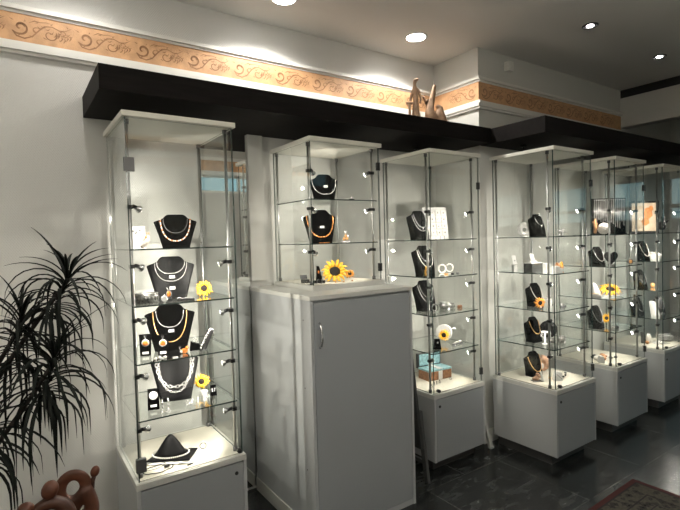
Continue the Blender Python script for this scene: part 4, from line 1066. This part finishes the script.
b.rings([[Vector((r_*math.cos(2*PI*k/n), y_+(.0025 if k % 2 else -.0025)*(1 if r_ > .01 else 0), .062+r_*math.sin(2*PI*k/n))) for k in range(n)] for r_, y_ in ((.004, -.006), (.030, -.004), (.060, -.002), (.060, .004), (.03, .005), (.004, .006))]); b.build('disc', M['leather'], t)
b = MB(); b.box(-.02, .02, -.012, .012, 0, .004); b.build('foot', M['blk'], t)
for i, (x, y, rr) in enumerate(((2.945, 1.835, .022), (3.0, 1.80, .024), (3.065, 1.835, .020))):
    bangle((x, y, .739), rr, .026, ['left', 'front', 'right'][i]+' silver charm bracelet around the black disc, fourth cabinet', 'oldsilver', 0, 'silver charm bracelets')
# base
B = bust((2.925, 1.955, .493), .165, .165, R(0), 'black necklace bust on the base of the fourth cabinet', M['blkfab'])
necklace(B, 'rose gold chain on the base bust of the fourth cabinet', M['gold'], .82, .22, .38, 'beads', .0026, None, 'necklaces in the fourth cabinet')
t = thing('seashell', 'large rosy spiral seashell in the fourth cabinet base', 'shell', (3.035, 1.975, .493), R(-45))
b = MB()
pts = []; rr = []
for k in range(44):
    a = k*.33; q = k/43; R_ = .004+.036*q
    pts.append((R_*math.cos(a), -.012+.018*(1-q), .062+R_*math.sin(a))); rr.append(.003+.022*q)
b.tube(pts, rr, 12); b.build('shell_body', M['shell'], t)
b = MB(); b.ball((-.004, -.038, .052), .014, 10, sc=(1, .4, 1.5)); b.build('pearly_mouth', M['pearl'], t)
t = thing('stone_piece', 'orange and white mineral stones in the fourth cabinet base left', 'stone', (2.83, 1.875, .493), R(-30))
b = MB()
for (u, v, z_, r_) in ((0, 0, .018, .020), (-.016, .004, .014, .014), (.014, -.004, .03, .015), (.0, -.01, .046, .012)): b.ball((u, v, z_), r_, 8, sc=(1.1, .8, .9))
b.build('orange_stone', M['shell'], t)
b = MB(); b.prism([(.0, .0), (.012, .0), (-.004, .066), (-.012, .064)], -.014, .0, lambda u, v, q: (u+.026, q-.01, v)); b.build('white_card', M['white'], t)
b = MB(); b.box(-.035, .03, -.03, .02, 0, .003); b.build('dark_plate', M['grey'], t)
b = MB(); b.ball((0, 0, .012), .012, 8, sc=(1, .8, 1)); single('yellow_stone', 'bright yellow stone beside the base bust of the fourth cabinet', 'stone', b, M['yellow'], (2.915, 1.835, .493))
t = thing('white_ring_card', 'white bracelet ramp at the front of the fourth cabinet base', 'jewelry stand', (2.945, 1.80, .493), R(-30))
b = MB(); b.prism([(-.03, 0), (.03, 0), (.02, .055), (-.012, .060)], -.020, .020, lambda u, v, q: (u, q, v)); b.build('ramp', M['white'], t, bevel=.002)
b = MB(); b.tube([(-.02, -.022, .05), (.0, -.024, .03), (.018, -.022, .012)], .002, 6); b.build('bracelet', M['silver'], t)
for i, (x, y, m) in enumerate(((3.06, 1.86, 'brown'), (3.075, 1.82, 'blk'), (3.03, 1.81, 'blk'), (3.125, 1.85, 'grey'))):
    b = MB(); b.ball((0, 0, .006), .008, 8, sc=(1.5, 1, .7)); single('loose_stone', ['brown', 'black rear', 'black front', 'grey'][i]+' loose polished stone on fourth cabinet base', 'stone', b, M[m], (x, y, .493), .3*i, 'loose stones')

# ---- fifth cabinet (F)
t = thing('chain_display', 'black panel hung with many silver chains, fifth cabinet top shelf', 'jewelry stand', (3.765, 1.865, 1.447), R(-38))
b = MB(); b.box(-.125, .125, 0, .012, 0, .275); b.box(-.125, .125, -.02, .035, 0, .006); b.build('panel', M['blkfab'], t, bevel=.002)
b = MB(); b.tube([(-.115, -.008, .262), (.115, -.008, .262)], .003, 8); b.build('rail', M['chrome'], t)
b = MB(); rnd = random.Random(3)
for k in range(15):
    u = -.108+.0154*k; Lc = rnd.uniform(.14, .22)
    for s_ in (-1, 1): b.tube([(u+s_*.002, -.010, .262), (u+s_*.0035, -.008, .262-Lc*.5), (u+s_*.001, -.007, .262-Lc)], rnd.uniform(.0012, .0022), 5)
    b.ball((u, -.010, .264), .005, 8)
    b.ball((u, -.009, .260-Lc), .0045, 7, sc=(.8, .6, 1.5))
b.build('chains', M['silver'], t)
t = thing('pearl_ball', 'round ball of white beads on the fifth cabinet top shelf', 'ornament', (3.620, 1.830, 1.447))
b = MB(); b.ball((0, 0, .044), .038, 16)
for k in range(90):
    z_ = 1-2*(k+.5)/90; r_ = math.sqrt(1-z_*z_); a = k*2.39996; b.ball((.038*r_*math.cos(a), .038*r_*math.sin(a), .044+.038*z_), .0058, 6)
b.build('beads', M['pearl'], t)
t = thing('coral_branch', 'pale orange branching coral beside the beaded ball, fifth cabinet', 'ornament', (3.582, 1.875, 1.447))
skin('branch', [(0, 0, .008, .014), (.004, 0, .04, .010), (-.006, 0, .08, .009), (.004, 0, .12, .007), (-.012, .01, .10, .006), (.018, 0, .065, .006), (.022, -.004, .09, .004)], [(0,1),(1,2),(2,3),(2,4),(1,5),(5,6)], M['drift'], t, 1)
B = bust((3.605, 1.870, 1.213), .155, .145, R(-5), 'black necklace bust on the second shelf of the fifth cabinet', M['blkfab'])
necklace(B, 'silver chain on the second-shelf bust of the fifth cabinet', M['silver'], .84, .26, .34, 'beads', .0026, None, 'necklaces in the fifth cabinet')
t = thing('heart_plaque', 'heart-shaped black plaque on second shelf of the fifth cabinet', 'ornament', (3.730, 1.835, 1.213), R(-40))
b = MB(); hp = []
for k in range(28):
    a = 2*PI*k/28; hp.append((.0036*16*math.sin(a)**3*.85, .058+.0036*(13*math.cos(a)-5*math.cos(2*a)-2*math.cos(3*a)-math.cos(4*a))))
b.prism(list(reversed(hp)), -.006, .006, lambda u, v, q: (u, q, v)); b.build('plaque', M['leather'], t)
b = MB(); b.prism([(.006, .03), (.010, .03), (.035, 0), (.030, 0)], -.008, .008, lambda u, v, q: (q, u, v)); b.box(-.012, .012, -.01, .01, 0, .004); b.build('rear_leg', M['blk'], t)
bangle((3.66, 1.79, 1.213), .018, .012, 'small silver bracelet between bust and heart plaque, fifth cabinet', 'oldsilver')
t = thing('amber_brooch', 'small round amber brooch at the right of fifth cabinet second shelf', 'brooch', (3.90, 1.775, 1.213), R(-40))
b = MB(); b.lathe([(.021, 0), (.021, .004), (.018, .006)], 18, (0, 0, .022), 'y'); b.build('setting', M['grey'], t)
b = MB(); b.ball((0, -.008, .022), .013, 12, sc=(1, .4, 1)); b.build('amber', M['amberl'], t)
# shelf 3
t = thing('serving_plate', 'oval white plate under the big sunflower in the fifth cabinet', 'plate', (3.745, 1.850, .975), R(-20))
b = MB(); n = 28
b.rings([[Vector((rx*math.cos(2*PI*k/n), rx*.6*math.sin(2*PI*k/n), z_)) for k in range(n)] for rx, z_ in ((.05, 0), (.085, .004), (.110, .012), (.108, .014), (.08, .007), (.02, .005))]); b.build('plate', M['vinyl'], t)
b = MB(); n = 28
b.rings([[Vector((rx*math.cos(2*PI*k/n), rx*.6*math.sin(2*PI*k/n), z_)) for k in range(n)] for rx, z_ in ((.1085, .0125), (.113, .0135), (.1085, .0150))]); b.build('rim', M['vinyl'], t)
sunflower((3.745, 1.850, .984), .085, R(-50), 'wide yellow sunflower lying on oval plate, fifth cabinet', tilt=R(-58), zc=.040)
t = thing('cloth_cone', 'white draped cone stand at fifth cabinet third shelf', 'jewelry stand', (3.612, 1.885, .975), R(-20))
b = MB(); n = 20
b.rings([[Vector((r_*math.cos(2*PI*k/n)*(1+.06*math.sin(k*2.2))+o_, r_*.7*math.sin(2*PI*k/n), z_)) for k in range(n)] for r_, z_, o_ in ((.042, 0, .0), (.036, .03, -.006), (.026, .07, -.014), (.012, .105, -.024), (.004, .112, -.027))]); b.build('cone', M['cloth'], t)
b = MB(); b.tube([(.037*math.cos(a)-.006, .027*math.sin(a), .032) for a in [2*PI*k/24 for k in range(24)]], .0022, 6, closed=True); b.build('gold_trim', M['gold'], t)
# shelf 4
B = bust((3.635, 1.895, .739), .160, .170, R(-5), 'black necklace bust on the fourth shelf of the fifth cabinet', M['blkfab'])
necklace(B, 'silver chain on the fourth-shelf bust of the fifth cabinet', M['silver'], .84, .28, .32, 'tube', .0016, None, 'necklaces in the fifth cabinet')
sunflower((3.775, 1.895, .739), .040, R(-50), 'small orange sunflower right of fifth cabinet fourth-shelf bust', tilt=0, pm='petal', zc=.060)
bangle((3.715, 1.80, .739), .024, .018, 'silver link bracelet on the fourth shelf front, fifth cabinet', 'oldsilver', 0, None)
# base
for i, (x, y, m, sz) in enumerate(((3.62, 1.89, 'pearl', .026), (3.665, 1.86, 'drift', .020), (3.71, 1.895, 'drift', .026), (3.745, 1.85, 'blk', .014), (3.66, 1.93, 'blk', .022), (3.80, 1.84, 'grey', .012), (3.765, 1.90, 'shell', .014))):
    b = MB(); b.ball((0, 0, sz*.8), sz, 9, sc=(1.1, .9, .8)); b.ball((sz*.8, .0, sz*.5), sz*.5, 8)
    single('mineral_ornament', ['pearly white', 'small orange', 'big orange', 'small black', 'rear black', 'grey', 'rosy'][i]+' ornament on the base of the fifth cabinet', 'ornament', b, M[m], (x, y, .493), .4*i, 'ornaments on the fifth cabinet base')
b = MB(); b.prism([(-.02, 0), (.02, 0), (.01, .05), (-.01, .05)], -.02, .02, lambda u, v, q: (u, q, v)); single('white_ring_stand', 'white slanted ring stand at left of the fifth cabinet base', 'jewelry stand', b, M['white'], (3.585, 1.84, .493), R(-30), None, .002)

# ---- rightmost cabinet (G)
t = thing('framed_print', 'black-framed warm print standing on the rightmost cabinet top shelf', 'picture', (4.500, 1.935, 1.447), R(-42))
b = MB()
fw_, fh_, ft = .235, .275, .016
b.box(-fw_/2, fw_/2, -.010, .006, 0, ft); b.box(-fw_/2, fw_/2, -.010, .006, fh_-ft, fh_); b.box(-fw_/2, -fw_/2+ft, -.010, .006, ft, fh_-ft); b.box(fw_/2-ft, fw_/2, -.010, .006, ft, fh_-ft); b.build('frame', M['blk'], t)
b = MB(); b.box(-fw_/2+ft, fw_/2-ft, -.003, .004, ft, fh_-ft); b.build('print', M['picture'], t)
b = MB()
for (u, v, r1, r2) in ((.03, .17, .035, .05), (.01, .10, .03, .035), (.055, .21, .018, .025)):
    b.prism([(u+r1*math.cos(2*PI*k/14)*(1+.2*math.sin(3*k)), v+r2*math.sin(2*PI*k/14)) for k in range(14)], -.0045, -.0035, lambda a_, c_, q: (a_, q, c_))
b.build('painted_figure', M['orange'], t)
b = MB(); b.prism([(.008, .2), (.012, .2), (.085, 0), (.080, 0)], -.02, .02, lambda u, v, q: (q, u, v)); b.build('rear_leg', M['blk'], t)
B = bust((4.395, 1.895, 1.213), .160, .170, R(-5), 'black necklace bust on the second shelf of the rightmost cabinet', M['blkfab'])
necklace(B, 'pearl strand on the second-shelf bust of rightmost cabinet', M['pearl'], .84, .24, .34, 'beads', .0034, None, 'necklaces in the rightmost cabinet')
t = thing('pearl_basket', 'white beaded basket beside the second-shelf bust, rightmost cabinet', 'basket', (4.535, 1.865, 1.213))
b = MB(); b.lathe([(.030, 0), (.044, .03), (.048, .055), (.044, .055), (.030, .01)], 22); b.build('bowl', M['cloth'], t)
b = MB(); rnd = random.Random(5)
for k in range(26):
    a = rnd.uniform(0, 6.28); r_ = rnd.uniform(0, .034); b.ball((r_*math.cos(a), r_*math.sin(a), .056+rnd.uniform(0, .012)), .0075, 7)
b.build('beads', M['pearl'], t)
B = bust((4.420, 1.925, .975), .150, .160, R(-5), 'black necklace bust on the third shelf of the rightmost cabinet', M['blkfab'])
necklace(B, 'thin silver chain on the third-shelf bust of rightmost cabinet', M['silver'], .84, .30, .32, 'tube', .0018, None, 'necklaces in the rightmost cabinet')
b = MB(); b.ball((0, 0, .019), .019, 14); single('amber_ball', 'polished orange amber ball on the rightmost cabinet third shelf', 'ornament', b, M['amberl'], (4.585, 1.905, .975))
B = bust((4.400, 1.940, .739), .150, .160, R(-5), 'black necklace bust on the fourth shelf of the rightmost cabinet', M['blkfab'])
necklace(B, 'bright silver chain on the fourth-shelf bust of rightmost cabinet', M['silver'], .84, .28, .32, 'beads', .0028, None, 'necklaces in the rightmost cabinet')
t = thing('bracelet_ramp', 'white slanted bracelet ramp on the rightmost cabinet fourth shelf', 'jewelry stand', (4.50, 1.86, .739), R(-20))
b = MB(); b.prism([(-.010, 0), (.045, 0), (-.012, .125), (-.030, .125)], -.022, .022, lambda u, v, q: (u, q, v)); b.build('ramp', M['white'], t, bevel=.002)
b = MB()
for k in range(9): b.ball((.034-.052*k/8-.001, -.024, .02+.1*k/8), .0055, 7)
b.build('bracelet', M['silver'], t)
B = bust((4.660, 1.885, .739), .140, .150, R(-10), 'charcoal necklace bust at the far right, rightmost cabinet fourth shelf', M['leather'])
necklace(B, 'silver chain on the charcoal far-right bust', M['silver'], .84, .28, .32, 'tube', .0018, None, 'necklaces in the rightmost cabinet')
t = thing('wire_coil_bracelet', 'black and silver striped coil bracelet on rightmost cabinet base', 'bracelet', (4.690, 1.860, .493), R(-35))
b = MB(); pts = [(-.06+.12*k/110, .030*math.cos(k*.5), .034+.030*math.sin(k*.5)) for k in range(111)]; b.tube(pts, .0035, 6); b.build('coil', M['grey'], t)
b = MB(); pts = [(-.056+.12*k/110, .031*math.cos(k*.5+PI), .034+.031*math.sin(k*.5+PI)) for k in range(105)]; b.tube(pts, .0022, 6); b.build('silver_coil', M['silver'], t)
t = thing('pendant_stand', 'white shell and black pendant stand on rightmost cabinet base', 'jewelry stand', (4.480, 1.930, .493), R(-35), None)
b = MB(); b.prism([(-.022, 0), (.022, 0), (.016, .095), (-.016, .095)], 0, .008, lambda u, v, q: (u, q+v*.2, v)); b.build('easel_board', M['blk'], t)
b = MB(); b.ball((.038, .0, .045), .030, 12, sc=(.8, .6, 1.4)); b.build('white_shell', M['pearl'], t)
b = MB(); b.ball((.01, -.024, .014), .016, 9); b.build('orange_stone', M['drift'], t)
t = thing('folded_card', 'white folded card lying on the rightmost cabinet base', 'card', (4.58, 1.84, .493), R(-30))
b = MB(); b.prism([(-.06, 0), (.06, 0), (.06, .002), (0, .022), (-.06, .002)], -.035, .035, lambda u, v, q: (u, q, v)); b.build('card', M['white'], t)
b = MB(); b.tube([(-.03, -.02, .013), (-.0, -.0, .024), (.03, .015, .013)], .002, 6); b.build('chain', M['grey'], t)
t = thing('black_figurine', 'dark figurine with silver studs on rightmost cabinet top shelf', 'figurine', (4.665, 1.86, 1.447), R(-30))
skin('body', [(0, 0, .02, .030, .025), (0, 0, .07, .022), (.004, 0, .11, .016), (.006, -.004, .145, .017), (-.03, 0, .085, .009), (-.05, -.01, .06, .006), (.03, 0, .08, .009), (.05, -.01, .11, .006)], [(0,1),(1,2),(2,3),(1,4),(4,5),(1,6),(6,7)], M['leather'], t, 1)
b = MB()
for (u, v) in ((-.01, .05), (.012, .07), (.0, .10), (.018, .035)): b.ball((u, -.024, v), .005, 8)
b.build('studs', M['silver'], t)

# ------------------------------------------------------------------ world, camera, view
w = bpy.data.worlds.new('daylight'); sc.world = w; w.use_nodes = True
bg = w.node_tree.nodes['Background']; bg.inputs[0].default_value = (.33, .54, .58, 1); bg.inputs[1].default_value = .5

cam = bpy.data.cameras.new('camera'); co = bpy.data.objects.new('camera', cam); COL.objects.link(co)
F_, yaw, pit, rol, hc = 478.73, .5984, .0328, -.0269, 1.4645
cam.sensor_fit = 'HORIZONTAL'; cam.sensor_width = 36; cam.lens = F_/680*36; cam.clip_start = .05
fwv = Vector((math.sin(yaw)*math.cos(pit), math.cos(yaw)*math.cos(pit), -math.sin(pit)))
rv = Vector((math.cos(yaw), -math.sin(yaw), 0)); uv = rv.cross(fwv)
r2 = rv*math.cos(rol)+uv*math.sin(rol); u2 = -rv*math.sin(rol)+uv*math.cos(rol)
mw = Matrix((r2, u2, -fwv)).transposed().to_4x4(); mw.translation = Vector((0, 0, hc)); co.matrix_world = mw
sc.camera = co
sc.view_settings.view_transform = 'Standard'; sc.view_settings.look = 'None'; sc.view_settings.gamma = 1; sc.view_settings.use_curve_mapping = False
sc.view_settings.exposure = 0.95

cy = sc.cycles
cy.transparent_max_bounces = 64; cy.max_bounces = 10; cy.glossy_bounces = 6; cy.diffuse_bounces = 4; cy.transmission_bounces = 8
cy.sample_clamp_indirect = 4; cy.caustics_reflective = False; cy.caustics_refractive = False; cy.use_denoising = True
